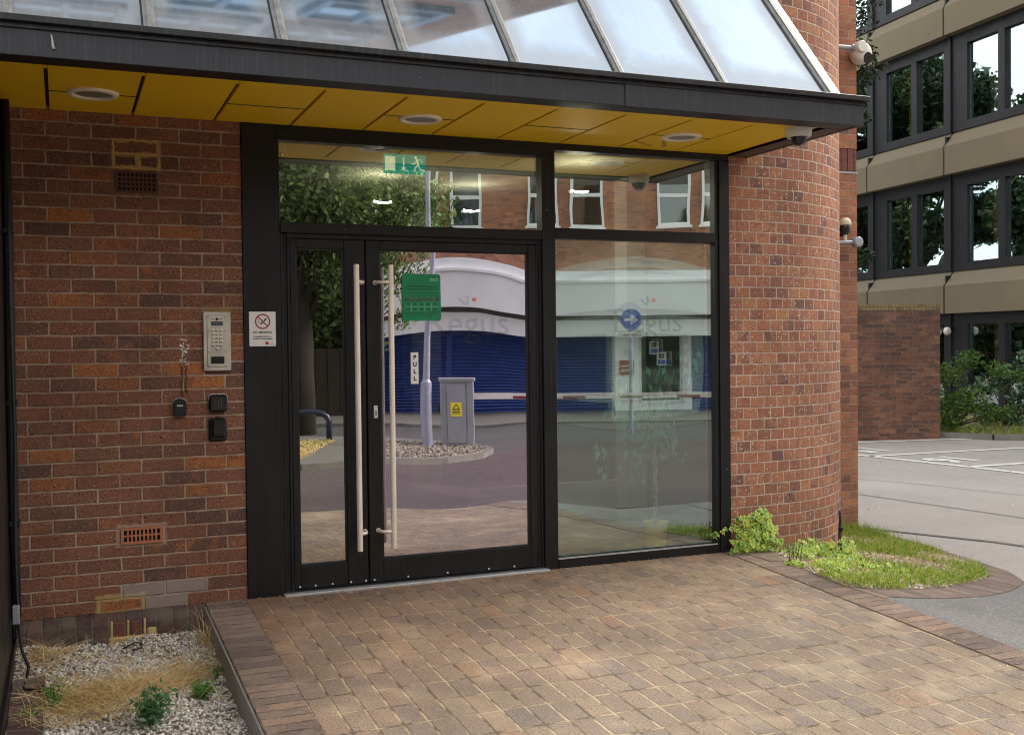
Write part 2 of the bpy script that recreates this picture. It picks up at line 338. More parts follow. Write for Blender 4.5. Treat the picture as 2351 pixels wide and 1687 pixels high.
M['bark']=plain('grey_brown_bark',(.10,.075,.05),.95,var=.4,vscale=18,bumps=1)
M['darkbark']=plain('dark_brown_bark',(.022,.016,.011),.95,var=.4,vscale=18,bumps=1)
M['fence']=plain('dark_timber_fence',(.035,.024,.018),.9,var=.3)
M['treeleaf']=leafmat('broad_tree_leaf',[(0,(.035,.065,.02)),(.4,(.085,.14,.035)),(.8,(.16,.24,.065)),(1,(.34,.40,.17))])
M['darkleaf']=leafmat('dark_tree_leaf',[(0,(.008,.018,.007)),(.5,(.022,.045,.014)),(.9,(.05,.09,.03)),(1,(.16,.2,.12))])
M['shrubleaf']=leafmat('bright_shrub_leaf',[(0,(.03,.075,.012)),(.5,(.085,.17,.025)),(1,(.17,.27,.05))])
M['glossleaf']=leafmat('pale_edged_shrub_leaf',[(0,(.025,.06,.025)),(.5,(.06,.125,.05)),(1,(.22,.32,.2))],.2,.3)
M['ficusleaf']=leafmat('ficus_leaf',[(0,(.10,.28,.15)),(.5,(.22,.48,.28)),(1,(.42,.68,.46))],.3,.4)
M['weedleaf']=leafmat('weed_leaf',[(0,(.06,.17,.03)),(.5,(.13,.31,.05)),(1,(.22,.44,.09))])
M['greygreen']=leafmat('thistle_leaf',[(0,(.06,.14,.06)),(.5,(.12,.26,.11)),(1,(.22,.38,.17))])
M['straw']=leafmat('dry_straw',[(0,(.42,.25,.09)),(.35,(.68,.46,.18)),(.7,(.85,.65,.32)),(1,(.92,.80,.52))],.25,.7)
M['grassblade']=leafmat('fresh_grass_blade',[(0,(.09,.17,.015)),(.4,(.20,.33,.03)),(.8,(.42,.50,.06)),(1,(.68,.60,.20))],.35,.6)
M['limeleaf']=leafmat('lime_ground_leaf',[(0,(.16,.28,.03)),(.5,(.36,.48,.06)),(1,(.62,.62,.18))],.35,.5)
M['pot']=plain('ochre_plant_pot',(.92,.55,.09),.5,var=.1)
M['stem']=plain('plaited_stem',(.5,.42,.28),.9,var=.3,vscale=30)
s=NT('variegated_ivy_leaf'); g=s.n('ShaderNodeNewGeometry'); sp=s.n('ShaderNodeSeparateXYZ'); s.l(s.uv(),sp.inputs[0])
c1=s.ramp(g.outputs['Random Per Island'],[(0,(.04,.13,.035)),(.5,(.14,.32,.03)),(1,(.32,.50,.05))]); c2=s.ramp(g.outputs['Random Per Island'],[(0,(.30,.46,.07)),(.5,(.66,.74,.12)),(1,(.85,.78,.18))])
c=s.mix(s.maprange(sp.outputs[0],.45,.85),c1,c2); b=s.bsdf(c,.4,spec=.4); t=s.n('ShaderNodeBsdfTranslucent'); s.l(c,t.inputs[0]); M['ivy']=s.done(s.mixsh(.3,b,t.outputs[0]))
s=NT('limestone_chippings'); g=s.n('ShaderNodeNewGeometry'); c=s.ramp(g.outputs['Random Per Island'],[(0,(.22,.17,.13)),(.12,(.44,.37,.29)),(.5,(.60,.54,.45)),(.8,(.74,.69,.60)),(1,(.86,.84,.78))])
M['stone']=s.done(s.bsdf(s.mix(1.,c,s.ramp(s.noise(s.pos(),150,2).outputs[0],[(.3,(.8,)*3),(.7,(1.1,)*3)]),'MULTIPLY'),.9,spec=.2))
def emis(name,c,st):
    s=NT(name); e=s.n('ShaderNodeEmission'); e.inputs[0].default_value=(*c,1); e.inputs[1].default_value=st; return s.done(e.outputs[0])
M['exitgreen']=emis('exit_green',(.0,.20,.16),.8); M['exitcream']=emis('exit_cream',(.60,.62,.42),.75)
M['lamp']=emis('lit_pendant_tube',(1,.93,.78),190.)

# ------------------------------------------------------------------ mesh helpers
class MB:
    def __init__(s): s.v=[];s.f=[];s.uv=[];s.mi=[];s.ms=[];s.sm=[]
    def m(s,name):
        k=M[name] if isinstance(name,str) else name
        if k not in s.ms: s.ms.append(k)
        return s.ms.index(k)
    def face(s,pts,mat,uv=None,smooth=False):
        b=len(s.v); s.v+= [tuple(p) for p in pts]; s.f.append(list(range(b,b+len(pts)))); s.mi.append(s.m(mat)); s.uv.append(uv); s.sm.append(smooth)
    def mesh(s,verts,faces,mat,uvs=None,smooth=False):
        b=len(s.v); s.v+=[tuple(p) for p in verts]; k=s.m(mat)
        for i,f in enumerate(faces):
            s.f.append([b+j for j in f]); s.mi.append(k); s.sm.append(smooth); s.uv.append([uvs[j] for j in f] if uvs else None)
    def box(s,x0,x1,y0,y1,z0,z1,mat,bev=0):
        if x0>x1:x0,x1=x1,x0
        if y0>y1:y0,y1=y1,y0
        if z0>z1:z0,z1=z1,z0
        b=min(bev,(x1-x0)/2.1,(y1-y0)/2.1,(z1-z0)/2.1)
        if b<=0:
            V=[(x,y,z) for z in (z0,z1) for y in (y0,y1) for x in (x0,x1)]
            s.mesh(V,[(0,2,3,1),(4,5,7,6),(0,1,5,4),(2,6,7,3),(0,4,6,2),(1,3,7,5)],mat)
        else:
            V=[];idx={}
            for ix,(x,sx) in enumerate(((x0,1),(x1,-1))):
                for iy,(y,sy) in enumerate(((y0,1),(y1,-1))):
                    for iz,(z,sz) in enumerate(((z0,1),(z1,-1))):
                        for a in range(3):
                            p=[x+sx*b,y+sy*b,z+sz*b]; p[a]=(x,y,z)[a]; idx[ix,iy,iz,a]=len(V); V.append(p)
            F=[]
            for a,(i,j) in ((0,(1,2)),(1,(0,2)),(2,(0,1))):
                for q in (0,1):
                    def k(m,n):
                        t=[0,0,0]; t[a]=q; t[i]=m; t[j]=n; return idx[t[0],t[1],t[2],a]
                    F.append([k(0,0),k(1,0),k(1,1),k(0,1)])
            for a in range(3):
                i,j=[q for q in range(3) if q!=a]
                for m in (0,1):
                    for n in (0,1):
                        def k(e,ax):
                            t=[0,0,0]; t[a]=e; t[i]=m; t[j]=n; return idx[t[0],t[1],t[2],ax]
                        F.append([k(0,i),k(1,i),k(1,j),k(0,j)])
            for ix in (0,1):
                for iy in (0,1):
                    for iz in (0,1): F.append([idx[ix,iy,iz,a] for a in range(3)])
            s.mesh(V,F,mat)
    def cyl(s,p0,p1,r0,mat,r1=None,seg=16,caps=True,smooth=True):
        r1=r0 if r1 is None else r1; p0=Vector(p0);p1=Vector(p1); d=(p1-p0).normalized(); a=d.orthogonal().normalized(); b=d.cross(a)
        V=[];
        for p,r in ((p0,r0),(p1,r1)):
            for i in range(seg): t=2*math.pi*i/seg; V.append(p+a*(r*math.cos(t))+b*(r*math.sin(t)))
        s.mesh(V,[(i,(i+1)%seg,seg+(i+1)%seg,seg+i) for i in range(seg)],mat,smooth=smooth)
        if caps: s.face(V[:seg][::-1],mat); s.face(V[seg:],mat)
    def tube(s,path,r,mat,seg=8):
        path=[Vector(p) for p in path]; V=[];n=len(path); a=None
        for i,p in enumerate(path):
            d=(path[min(i+1,n-1)]-path[max(i-1,0)]).normalized()
            if a is None: a=d.orthogonal().normalized()
            a=(a-d*a.dot(d)).normalized(); b=d.cross(a); rr=r(i/(n-1)) if callable(r) else r
            for k in range(seg): t=2*math.pi*k/seg; V.append(p+a*(rr*math.cos(t))+b*(rr*math.sin(t)))
        F=[(i*seg+k,i*seg+(k+1)%seg,(i+1)*seg+(k+1)%seg,(i+1)*seg+k) for i in range(n-1) for k in range(seg)]
        F+= [list(range(seg))[::-1],[(n-1)*seg+k for k in range(seg)]]
        s.mesh(V,F,mat,smooth=True)
    def lathe(s,c,prof,mat,seg=28,axis='z'):
        V=[];n=len(prof)
        for r,h in prof:
            for k in range(seg):
                t=2*math.pi*k/seg; x,y=r*math.cos(t),r*math.sin(t)
                V.append((c[0]+x,c[1]+y,c[2]+h) if axis=='z' else (c[0]+x,c[1]+h,c[2]+y))
        s.mesh(V,[(i*seg+k,i*seg+(k+1)%seg,(i+1)*seg+(k+1)%seg,(i+1)*seg+k) for i in range(n-1) for k in range(seg)],mat,smooth=True)
        s.face([V[k] for k in range(seg)],mat); s.face([V[(n-1)*seg+k] for k in range(seg)],mat)
    def prism(s,out,y0,y1,mat):   # outline in x,z pushed along y
        n=len(out); s.mesh([(x,y0,z) for x,z in out]+[(x,y1,z) for x,z in out],[list(range(n)),list(range(n,2*n))[::-1]]+[(i,(i+1)%n,n+(i+1)%n,n+i) for i in range(n)],mat)
    def build(s,name,parent=None,loc=(0,0,0),auto=True):
        me=bpy.data.meshes.new(name)
        o0=Vector(loc)
        if parent is not None:
            q=parent
            while q is not None: o0=o0+Vector(q.location); q=q.parent
        me.from_pydata([(x-o0.x,y-o0.y,z-o0.z) for x,y,z in s.v],[],s.f)
        for k in s.ms: me.materials.append(k)
        me.polygons.foreach_set('material_index',s.mi); me.polygons.foreach_set('use_smooth',s.sm)
        if auto:
            ul=me.uv_layers.new(name='UVMap'); dat=[0.]*(2*len(me.loops)); li=0
            for fi,f in enumerate(s.f):
                if s.uv[fi]:
                    for t in s.uv[fi]: dat[li]=t[0];dat[li+1]=t[1];li+=2
                else:
                    nx,ny,nz=me.polygons[fi].normal
                    for j in f:
                        x,y,z=s.v[j]
                        if abs(nz)>.7: a,b=x,y
                        elif abs(ny)>=abs(nx): a,b=x,z
                        else: a,b=y,z
                        dat[li]=a;dat[li+1]=b;li+=2
            ul.data.foreach_set('uv',dat)
        ob=bpy.data.objects.new(name,me); COL.objects.link(ob); ob.location=loc
        if parent is not None: ob.parent=parent
        return ob
def tag(o,label=None,cat=None,group=None,kind=None):
    if label:o['label']=label
    if cat:o['category']=cat
    if group:o['group']=group
    if kind:o['kind']=kind
    return o
def thing(name,label,cat,loc=(0,0,0),rz=0,group=None):
    o=bpy.data.objects.new(name,None); COL.objects.link(o); o.location=loc; o.rotation_euler=(0,0,rz); o.empty_display_size=.1
    return tag(o,label,cat,group)
def empty(name,parent):
    o=bpy.data.objects.new(name,None); COL.objects.link(o); o.parent=parent; return o
def copytree(o,parent=None,off=(0,0,0)):
    c=o.copy(); COL.objects.link(c); c.parent=parent; c.location=Vector(o.location)+Vector(off)
    for ch in list(o.children): copytree(ch,c)
    return c
def text_mb(mb,body,size,mat,fn,align='CENTER',thick=0,space=1.,shear=0):
    cu=bpy.data.curves.new('t','FONT'); cu.body=body; cu.size=size; cu.align_x=align; cu.align_y='CENTER'; cu.space_character=space; cu.shear=shear; cu.resolution_u=3
    cu.offset=thick
    ob=bpy.data.objects.new('t',cu); COL.objects.link(ob)
    dg=bpy.context.evaluated_depsgraph_get(); dg.update(); me=bpy.data.meshes.new_from_object(ob.evaluated_get(dg))
    mb.mesh([fn(v.co.x,v.co.y) for v in me.vertices],[list(p.vertices) for p in me.polygons],mat)
    bpy.data.objects.remove(ob); bpy.data.curves.remove(cu); bpy.data.meshes.remove(me)

# ------------------------------------------------------------------ ground
def G(x,y):
    g=.05*min(y,0)-.16*max(0,x-3.45)
    g=max(-.43,g)
    if y<-12: g=g-.0125*min(12,(-12-y))
    return g
def GG(x,y):
    if -6<=x<=14 and -40<y<-4.43 : return G(x,y)-.06
    if y<-11.9 and y>-40 and -30<x<34: return G(x,y)-.06
    if x<-.245 and y>-4.42: return -.40
    if y>0.02 and x<3.3: return -.45
    if y>0.02 and x<5.8 and y>.9: return -.45
    return G(x,y)
def grid_mesh(xs,ys,zf,mat,name,dz=0,uvf=None):
    mb=MB(); nx=len(xs); V=[(x,y,zf(x,y)+dz) for y in ys for x in xs]
    F=[(j*nx+i,j*nx+i+1,(j+1)*nx+i+1,(j+1)*nx+i) for j in range(len(ys)-1) for i in range(nx-1)]
    mb.mesh(V,F,mat,[uvf(x,y) for x,y,z in V] if uvf else None); return mb
def frange(a,b,n): return [a+(b-a)*i/n for i in range(n+1)]
xs=[-200,-80,-40,-20,-10,-5,-2.5,-1.2,-.6,-.25,-.245]+frange(0,3.1,6)+[3.29,3.3,3.45]+frange(3.6,8,30)+frange(8.5,20,20)+[25,35,50,80,200]
ys=[-200,-80,-45,-30,-24]+frange(-23,-12,22)+frange(-11.5,-5,13)+[-4.43,-4.42]+frange(-4.2,0,14)+[.019,.021]+frange(.2,.89,3)+[.9,.91]+frange(1.1,4,10)+frange(5,20,8)+[30,50,90,200]
grid_mesh(xs,ys,GG,'asphalt','ground').build('ground').__setitem__('kind','structure')
# brick paving of the forecourt (pavers run away from the door), bordered by edge pavers on both sides
ysp=frange(-4.4,-.012,22)
o=grid_mesh(frange(-.02,3.175,8),ysp,lambda x,y:G(x,y),'paver','paving',.006,lambda x,y:(y,x+.02)).build('brick_paving'); tag(o,kind='structure')
mb=grid_mesh([-.235,-.02],frange(-4.4,-.012,22),lambda x,y:G(x,y),'soldier','e',.010,lambda x,y:(x+.235,y))
V=[];F=[]
ysl=frange(-4.4,-.1,20)
for i in range(len(ysl)-1):
    a,b=ysl[i],ysl[i+1]
    mb.face([(-.235,a,G(0,a)+.010),(-.235,b,G(0,b)+.010),(-.228,b,-.42),(-.228,a,-.42)],'soldier',[(a,.02),(b,.02),(b,-.3),(a,-.3)])
mb.build('paving_edge').__setitem__('kind','structure')
mb=grid_mesh([3.175,3.395],frange(-4.4,-.35,20),lambda x,y:G(x,y),'soldier','e',.009,lambda x,y:(x-3.175,y)); mb.build('paving_edge').__setitem__('kind','structure')
mb=grid_mesh([3.175,3.3],frange(-.35,-.012,3),lambda x,y:G(x,y),'soldier','e',.009,lambda x,y:(x-3.175,y)); mb.build('paving_edge').__setitem__('kind','structure')
# street beyond the forecourt: reddish surfacing, then the road
def street_sheet(name,pts,mat,dz,n=1):
    return None
mb=grid_mesh(frange(-6,14,30),frange(-11.9,-4.41,14),G,'redtar','r',.005); mb.build('forecourt_road').__setitem__('kind','structure')
mb=grid_mesh([3.39,3.45]+frange(3.6,5.62,14),frange(-4.4,-.36,18),G,'apron','r',.006); mb.build('asphalt_apron').__setitem__('kind','structure')
grid_mesh(frange(5.62,14,20),frange(-4.4,-1.0,14),G,'apron','r',.012).build('asphalt_apron').__setitem__('kind','structure')
mb=grid_mesh(frange(-30,34,30),frange(-40,-11.91,24),lambda x,y:G(x,y),'road','r',.004); mb.build('road').__setitem__('kind','structure')

# curved planting bed at the corner: soldier kerb, soil, plants
inner=[(3.40,-.36),(3.37,-.70),(3.36,-1.02),(3.45,-1.10),(3.67,-1.08),(3.95,-1.0),(4.23,-.89),(4.62,-.70),(4.99,-.49),(5.24,-.31),(5.50,.05),(5.66,.35),(5.92,1.0),(6.02,1.5),(6.06,2.04)]
outer=[(3.42,-1.29),(3.77,-1.25),(4.10,-1.16),(4.46,-1.03),(4.88,-.82),(5.22,-.60),(5.50,-.38),(5.72,-.05),(5.86,.28),(6.12,.93),(6.24,1.45),(6.28,2.04)]
def strip(name,A,B,mat,dz):
    n=60
    def samp(P,t):
        L=[0]
        for i in range(1,len(P)): L.append(L[-1]+math.dist(P[i],P[i-1]))
        q=t*L[-1]
        for i in range(1,len(P)):
            if q<=L[i]+1e-9: f=(q-L[i-1])/(L[i]-L[i-1]); return (P[i-1][0]+f*(P[i][0]-P[i-1][0]),P[i-1][1]+f*(P[i][1]-P[i-1][1])),L[-1]
        return P[-1],L[-1]
    mb=MB()
    for i in range(n):
        a,L=samp(A,i/n);b,_=samp(A,(i+1)/n);c,_=samp(B,(i+1)/n);d,_=samp(B,i/n)
        u0,u1=L*i/n*1.1,L*(i+1)/n*1.1
        mb.face([(d[0],d[1],G(*d)+dz),(c[0],c[1],G(*c)+dz),(b[0],b[1],G(*b)+dz),(a[0],a[1],G(*a)+dz)],mat,[(0,u0),(0,u1),(.22,u1),(.22,u0)])
    for i in range(n):
        c,_=samp(B,(i+1)/n);d,_=samp(B,i/n); mb.face([(d[0],d[1],G(*d)+dz),(d[0],d[1],G(*d)-.12),(c[0],c[1],G(*c)-.12),(c[0],c[1],G(*c)+dz)],mat)
    return mb.build(name)
M['kerbbrick']=brick_mat('tan_kerb_paver',.235,.078,.007,0,[(0,(.15,.115,.10)),(.4,(.205,.155,.125)),(.8,(.25,.19,.155)),(1,(.28,.20,.15))],(.28,.21,.15),(.07,.05,.04),spec=(.35,.3),depth=.005)
strip('kerb',inner[2:],[(3.397,-1.31)]+outer,'kerbbrick',.011)['kind']='structure'
mb=MB()
bed=[(3.26,-.02)]+[(3.31,-.36)]+inner[:]+[(5.7,2.06),(4.9,1.3),(4.3,.3),(3.7,.0)]
cx,cy=4.5,-.1
def in_poly(x,y,P):
    c=False; j=len(P)-1
    for i in range(len(P)):
        if (P[i][1]>y)!=(P[j][1]>y) and x<(P[j][0]-P[i][0])*(y-P[i][1])/(P[j][1]-P[i][1])+P[i][0]: c=not c
        j=i
    return c
for i in range(len(bed)):
    a,b=bed[i],bed[(i+1)%len(bed)]
    N=6
    for k in range(N):
        t0,t1=k/N,(k+1)/N
        P=[(cx+(a[0]-cx)*t0,cy+(a[1]-cy)*t0),(cx+(a[0]-cx)*t1,cy+(a[1]-cy)*t1),(cx+(b[0]-cx)*t1,cy+(b[1]-cy)*t1),(cx+(b[0]-cx)*t0,cy+(b[1]-cy)*t0)]
        mb.face([(x,y,G(x,y)+.012) for x,y in P],'soil')
mb.build('planting_bed_soil').__setitem__('kind','structure')
# car park markings and joints
def line(pts,w,mat,name,dz=.008,n=8):
    mb=MB()
    for (a,b) in zip(pts[:-1],pts[1:]):
        a=Vector(a);b=Vector(b); d=(b-a).normalized(); q=Vector((-d.y,d.x))*w/2
        for i in range(n):
            p0=a+(b-a)*i/n; p1=a+(b-a)*(i+1)/n
            mb.face([(p.x,p.y,G(p.x,p.y)+dz) for p in (p0-q,p1-q,p1+q,p0+q)],mat)
    return tag(mb.build(name),kind='structure')
line([(10.5,9.9),(10.95,7.62),(11.17,5.9),(11.36,4.0),(11.5,2.4)],.13,'white','parking_line')
line([(10.95,7.55),(12.5,7.50),(16.5,7.25)],.13,'white','parking_line')
line([(11.2,5.75),(12.4,5.72),(14,5.6)],.13,'white','parking_line')
line([(12.0,9.60),(13.6,9.32),(15.3,8.95)],.13,'white','parking_line')
mb=MB()
for body,cx_,cy_,ang in (('15',11.55,8.35,190),('16',11.68,6.63,190)):
    ca,sa=math.cos(R(ang)),math.sin(R(ang))
    text_mb(mb,body,.75,'white',lambda a,b:(cx_+ca*a-sa*b*1.15,cy_+sa*a+ca*b*1.15,-.43+.0085),thick=.028)
tag(mb.build('parking_bay_numbers'),kind='structure')
line([(7.0,5.3),(7.9,4.2),(8.15,2.5),(8.35,1.0)],.022,'tar','road_joint',.007)
line([(8.6,6.0),(9.2,4.6),(9.6,3.0),(9.9,1.5)],.014,'tar','road_joint',.007)
line([(6.35,2.3),(6.9,1.2),(7.3,-.3),(7.6,-1.6)],.07,'kerb','road_joint',.007)

# ------------------------------------------------------------------ our building
B=thing('office_building','red brick office building with glazed entrance, curved brick tower and yellow lined glass canopy','building')
X=.1045
mb=MB()
def uvw(x,z): return (x+X,z)
zt=16.
# entrance wall: pieces left, above
mb.face([(-1.30,0,-.5),(0,0,-.5),(0,0,2.80),(-1.30,0,2.80)],'brick',[uvw(-1.30,-.5),uvw(0,-.5),uvw(0,2.8),uvw(-1.3,2.8)])
mb.face([(0,0,-.5),(0,.3,-.5),(0,.3,2.80),(0,0,2.8)],'brick',[(0,-.5),(.3,-.5),(.3,2.8),(0,2.8)])
mb.build('wall',B)
mb=MB()
# curved tower (flat start, then circle) with headers
def prof(n=40):
    P=[(3.23,.30),(3.23,0),(3.36,0),(3.499,0)]
    for i in range(1,n+1):
        a=-math.pi/2+math.pi*1.0*i/n; P.append((3.499+1.4*math.cos(a),1.4+1.4*math.sin(a)))
    P.append((3.23,2.8)); return P
P=prof(); L=0
for (a,b) in zip(P[:-1],P[1:]):
    d=math.dist(a,b); u0=L-.30; u1=u0+d; L+=d
    mb.face([(a[0],a[1],-.6),(b[0],b[1],-.6),(b[0],b[1],zt),(a[0],a[1],zt)],'colbrick',[(u0,-.6),(u1,-.6),(u1,zt),(u0,zt)],smooth=L>.6)
mb.face([(x,y,zt) for x,y in P],'kerb')
mb.build('curved_tower',B)
mb=MB()
mb.box(4.6,6.05,2.05,5.0,-.6,3.02,'pierbrick'); mb.box(4.6,6.05,2.05,5.0,3.24,zt,'pierbrick'); 
# soldier course band
x=4.6
while x<6.04:
    mb.box(x,min(x+.066,6.05),2.055,2.2,3.03,3.235,'repair'); x+=.075
mb.box(4.6,6.047,2.065,5.,3.02,3.24,'kerb'); mb.box(4.6,6.056,2.042,2.3,3.005,3.022,'inwhite')
mb.build('brick_pier',B)
# upper storeys
M['palepanel']=plain('pale_blue_grey_panel',(.42,.47,.52),.6,var=.06)
mb=MB(); mb.box(-6,1.75,0,5,4.6,zt,'palepanel'); mb.box(1.75,3.23,.004,5,4.6,zt,'upbrick'); mb.box(-6,.95,-.02,.3,2.78,4.6,'palepanel'); mb.box(.95,3.23,-.018,.3,2.78,4.6,'upbrick'); mb.build('upper_wall',B)
w0=None
for zi in range(4):
    for xi in range(5):
        x0=-4.6+xi*1.55; z0=6.2+zi*2.6
        if w0 is None:
            w0=empty('window',B)
            m1=MB(); 
            for a in (x0,x0+.62,x0+1.24): m1.box(a,a+.09,-.07,0,z0,z0+1.7,'blueframe')
            for c in (z0,z0+.5,z0+1.61): m1.box(x0,x0+1.33,-.065,0,c,c+.09,'blueframe')
            m1.build('window_frame',w0); m2=MB(); m2.box(x0+.02,x0+1.3,-.03,-.01,z0+.02,z0+1.68,'blueglass'); m2.build('pane',w0); first=(x0,z0)
        else: copytree(w0,B,(x0-first[0],0,z0-first[1]))
# plinth
mb=MB(); pr=[(0.0,0.004),(-.03,.002),(-.07,-.006),(-.093,-.018),(-.10,-.04),(-.10,-.32)]; x0,x1=-1.2,-.236
for (a,b) in zip(pr[:-1],pr[1:]):
    mb.face([(x0,b[0],b[1]),(x1,b[0],b[1]),(x1,a[0],a[1]),(x0,a[0],a[1])],'plinth',[(x0+.01,.05-b[1]),(x1+.01,.05-b[1]),(x1+.01,.05-a[1]),(x0+.01,.05-a[1])],smooth=True)
mb.build('plinth',B)
mb=MB()
for x in (-.735,-.652,-.568): mb.box(x,x+.013,-.1035,-.055,-.17,-.020,'ochremortar',.004)
mb.box(-.745,-.50,-.112,-.06,-.21,-.105,'ochremortar',.01); mb.box(-.55,-.50,-.106,-.06,-.13,-.07,'ochremortar',.008)
mb.box(-.715,-.655,-.103,-.05,-.115,-.03,'repair',.006); mb.box(-.632,-.572,-.103,-.05,-.115,-.03,'repair',.006)
tag(mb.build('plinth_patch',B),'two plinth bricks re-set in ochre mortar')
# air bricks
def airbrick(x0,x1,z0,z1,nx,nz,mat,rim,label):
    mb=MB(); mb.box(x0,x1,-.004,.03,z0,z1,'hole')
    gx=(x1-x0-2*rim)/nx; gz=(z1-z0-2*rim)/nz; bw=gx*.42
    mb.box(x0,x1,-.012,-.004,z0,z0+rim,mat); mb.box(x0,x1,-.012,-.004,z1-rim,z1,mat); mb.box(x0,x0+rim,-.0125,-.004,z0,z1,mat); mb.box(x1-rim,x1,-.0125,-.004,z0,z1,mat)
    for i in range(1,nx): mb.box(x0+rim+gx*i-bw/2,x0+rim+gx*i+bw/2,-.010,-.003,z0+.001,z1-.001,mat)
    for j in range(1,nz): mb.box(x0+.001,x1-.001,-.0095,-.003,z0+rim+gz*j-bw/2,z0+rim+gz*j+bw/2,mat)
    tag(mb.build('air_brick',B),label)
airbrick(-.662,-.445,2.268,2.386,9,4,'darkterra',.012,'dark square holed air brick under the canopy')
airbrick(-.668,-.452,.367,.457,9,2,'terracotta',.014,'pink terracotta air brick near the ground')
# left return: dark cladding, downpipe, cable, junction box
def Zb(y): return -.12+.05*y
mb=MB(); mb.box(-1.33,-1.205,-3.2,-.001,-.3,2.68,'frame'); mb.box(-1.205,-1.190,-3.2,-.003,-.25,-.06,'frame'); mb.box(-1.205,-1.183,-.16,-.09,-.05,2.68,'frame',.004); mb.build('side_cladding',B)
mb=MB(); mb.tube([(-1.185,-.30,2.66),(-1.18,-.29,1.8),(-1.182,-.31,1.2),(-1.18,-.30,.5),(-1.178,-.32,.1)],.024,'blackmatt',12)
for z in (2.0,1.15,.55): mb.box(-1.205,-1.15,-.335,-.265,z,z+.03,'black',.004)
mb.build('drainpipe',B)
mb=MB(); mb.tube([(-1.17,-.42,2.2),(-1.172,-.43,1.6),(-1.165,-.42,1.0),(-1.172,-.44,.45),(-1.165,-.45,.1),(-1.15,-.47,-.03),(-1.12,-.52,-.10),(-1.13,-.60,-.14),(-1.14,-.72,-.15),(-1.08,-.80,-.13),(-1.0,-.84,-.15),(-.94,-.84,-.19)],.0075,'blackmatt',8); tag(mb.build('power_cable'),'black cable dropping down the dark side panel and curling over the gravel','cable')
mb=MB(); mb.box(-1.19,-1.158,-.48,-.43,.10,.19,'cabinet',.004); tag(mb.build('junction_box'),'small pale junction box on the black side panel, low by the left edge','junction box')

# ---- entrance screen (frame) parts
F=MB(); fr='frame'
F.box(0.002,.195,-.012,.10,-.02,2.688,fr,.002)                        # wide blank panel
F.box(.195,.214,.000,.10,0,2.61,fr,.002)
F.box(.195,3.228,-.010,.10,2.645,2.688,fr,.003)                       # head
F.box(.195,1.929,-.008,.10,2.602,2.6451,fr,.002)
F.box(1.845,1.900,-.014,.10,.0,2.6455,fr,.003); F.box(1.900,1.939,-.006,.10,.0,2.6452,fr,.003)
F.box(.214,1.845,-.010,.10,2.078,2.138,fr,.003)                       # transom over door
F.box(1.939,3.122,-.010,.10,2.092,2.158,fr,.003)
F.box(.214,.236,.006,.10,.02,2.078,fr,.003); F.box(.236,.250,.016,.10,.02,2.078,'rubber'); F.box(.250,.268,.004,.10,.02,2.078,fr,.003)
F.box(1.775,1.800,.004,.10,.02,2.078,fr,.003) if 0 else None
F.box(1.826,1.845,.004,.10,.02,2.078,fr,.003); F.box(1.812,1.826,.016,.10,.02,2.078,'rubber')
F.box(.25,1.83,.01,.10,2.05,2.079,fr,.002)
F.box(1.939,3.122,-.008,.10,0,.062,fr,.003)
F.box(3.122,3.150,.000,.10,0,2.646,fr,.003); F.box(3.150,3.229,-.014,.10,-.01,2.6453,fr,.003)
F.build('entrance_frame',B)
g=MB(); g.box(1.9385,3.123,-.0095,.0,.062,.070,'alu'); g.box(1.845,1.9,-.0150,-.0145,.0,.0005,'alu'); 
g.build('sill_bead',B)
mb=MB(); mb.box(.20,1.86,-.055,.09,-.03,.016,'alu',.004); mb.box(.20,1.86,.0,.09,.016,.024,'rubber'); mb.build('threshold',B)
def door(x0,x1,gx0,gx1,gm,glabel):
    D=empty('door',B); mb=MB(); y0,y1=.012,.065
    mb.box(x0,gx0,y0,y1,.026,2.048,fr,.003); mb.box(gx1,x1,y0,y1,.026,2.048,fr,.003)
    mb.box(gx0,gx1,y0+.001,y1-.001,.026,.163,fr,.003); mb.box(gx0,gx1,y0+.001,y1-.001,1.994,2.048,fr,.003)
    for a,b,c,d in ((gx0-.001,gx0+.007,.163,1.994),(gx1-.007,gx1+.001,.163,1.994)): mb.box(a,b,y0+.008,y0+.03,c,d,'rubber')
    mb.box(gx0,gx1,y0+.008,y0+.03,.162,.169,'rubber'); mb.box(gx0,gx1,y0+.008,y0+.03,1.988,1.995,'rubber')
    mb.box(x0+.03,x1-.03,y0-.004,y0+.002,.030,.034,fr)
    mb.build('door_frame',D)
    return D
def pane(name,parent,x0,x1,z0,z1,y,mat,bow=0,N=24,b0=0.):
    mb=MB(); xc,zc=(x0+x1)/2,(z0+z1)/2; hx,hz=(x1-x0)/2,(z1-z0)/2
    V=[];
    for j in range(N+1):
        for i in range(N+1):
            a=-1+2*i/N;b=-1+2*j/N; V.append((xc+a*hx,y+bow*(1-a*a)*(.35-(b-b0)**2),zc+b*hz))
    mb.mesh(V,[(j*(N+1)+i,j*(N+1)+i+1,(j+1)*(N+1)+i+1,(j+1)*(N+1)+i) for j in range(N) for i in range(N)],mat,smooth=True)
    return mb.build(name,parent)
D1=door(.270,.708,.306,.585,None,''); pane('pane',D1,.30,.59,.16,2.0,.036,'door_glass_dark',.0004)
D2=door(.716,1.810,.800,1.757,None,''); pane('pane',D2,.795,1.762,.16,2.0,.036,'door_glass',.0048)
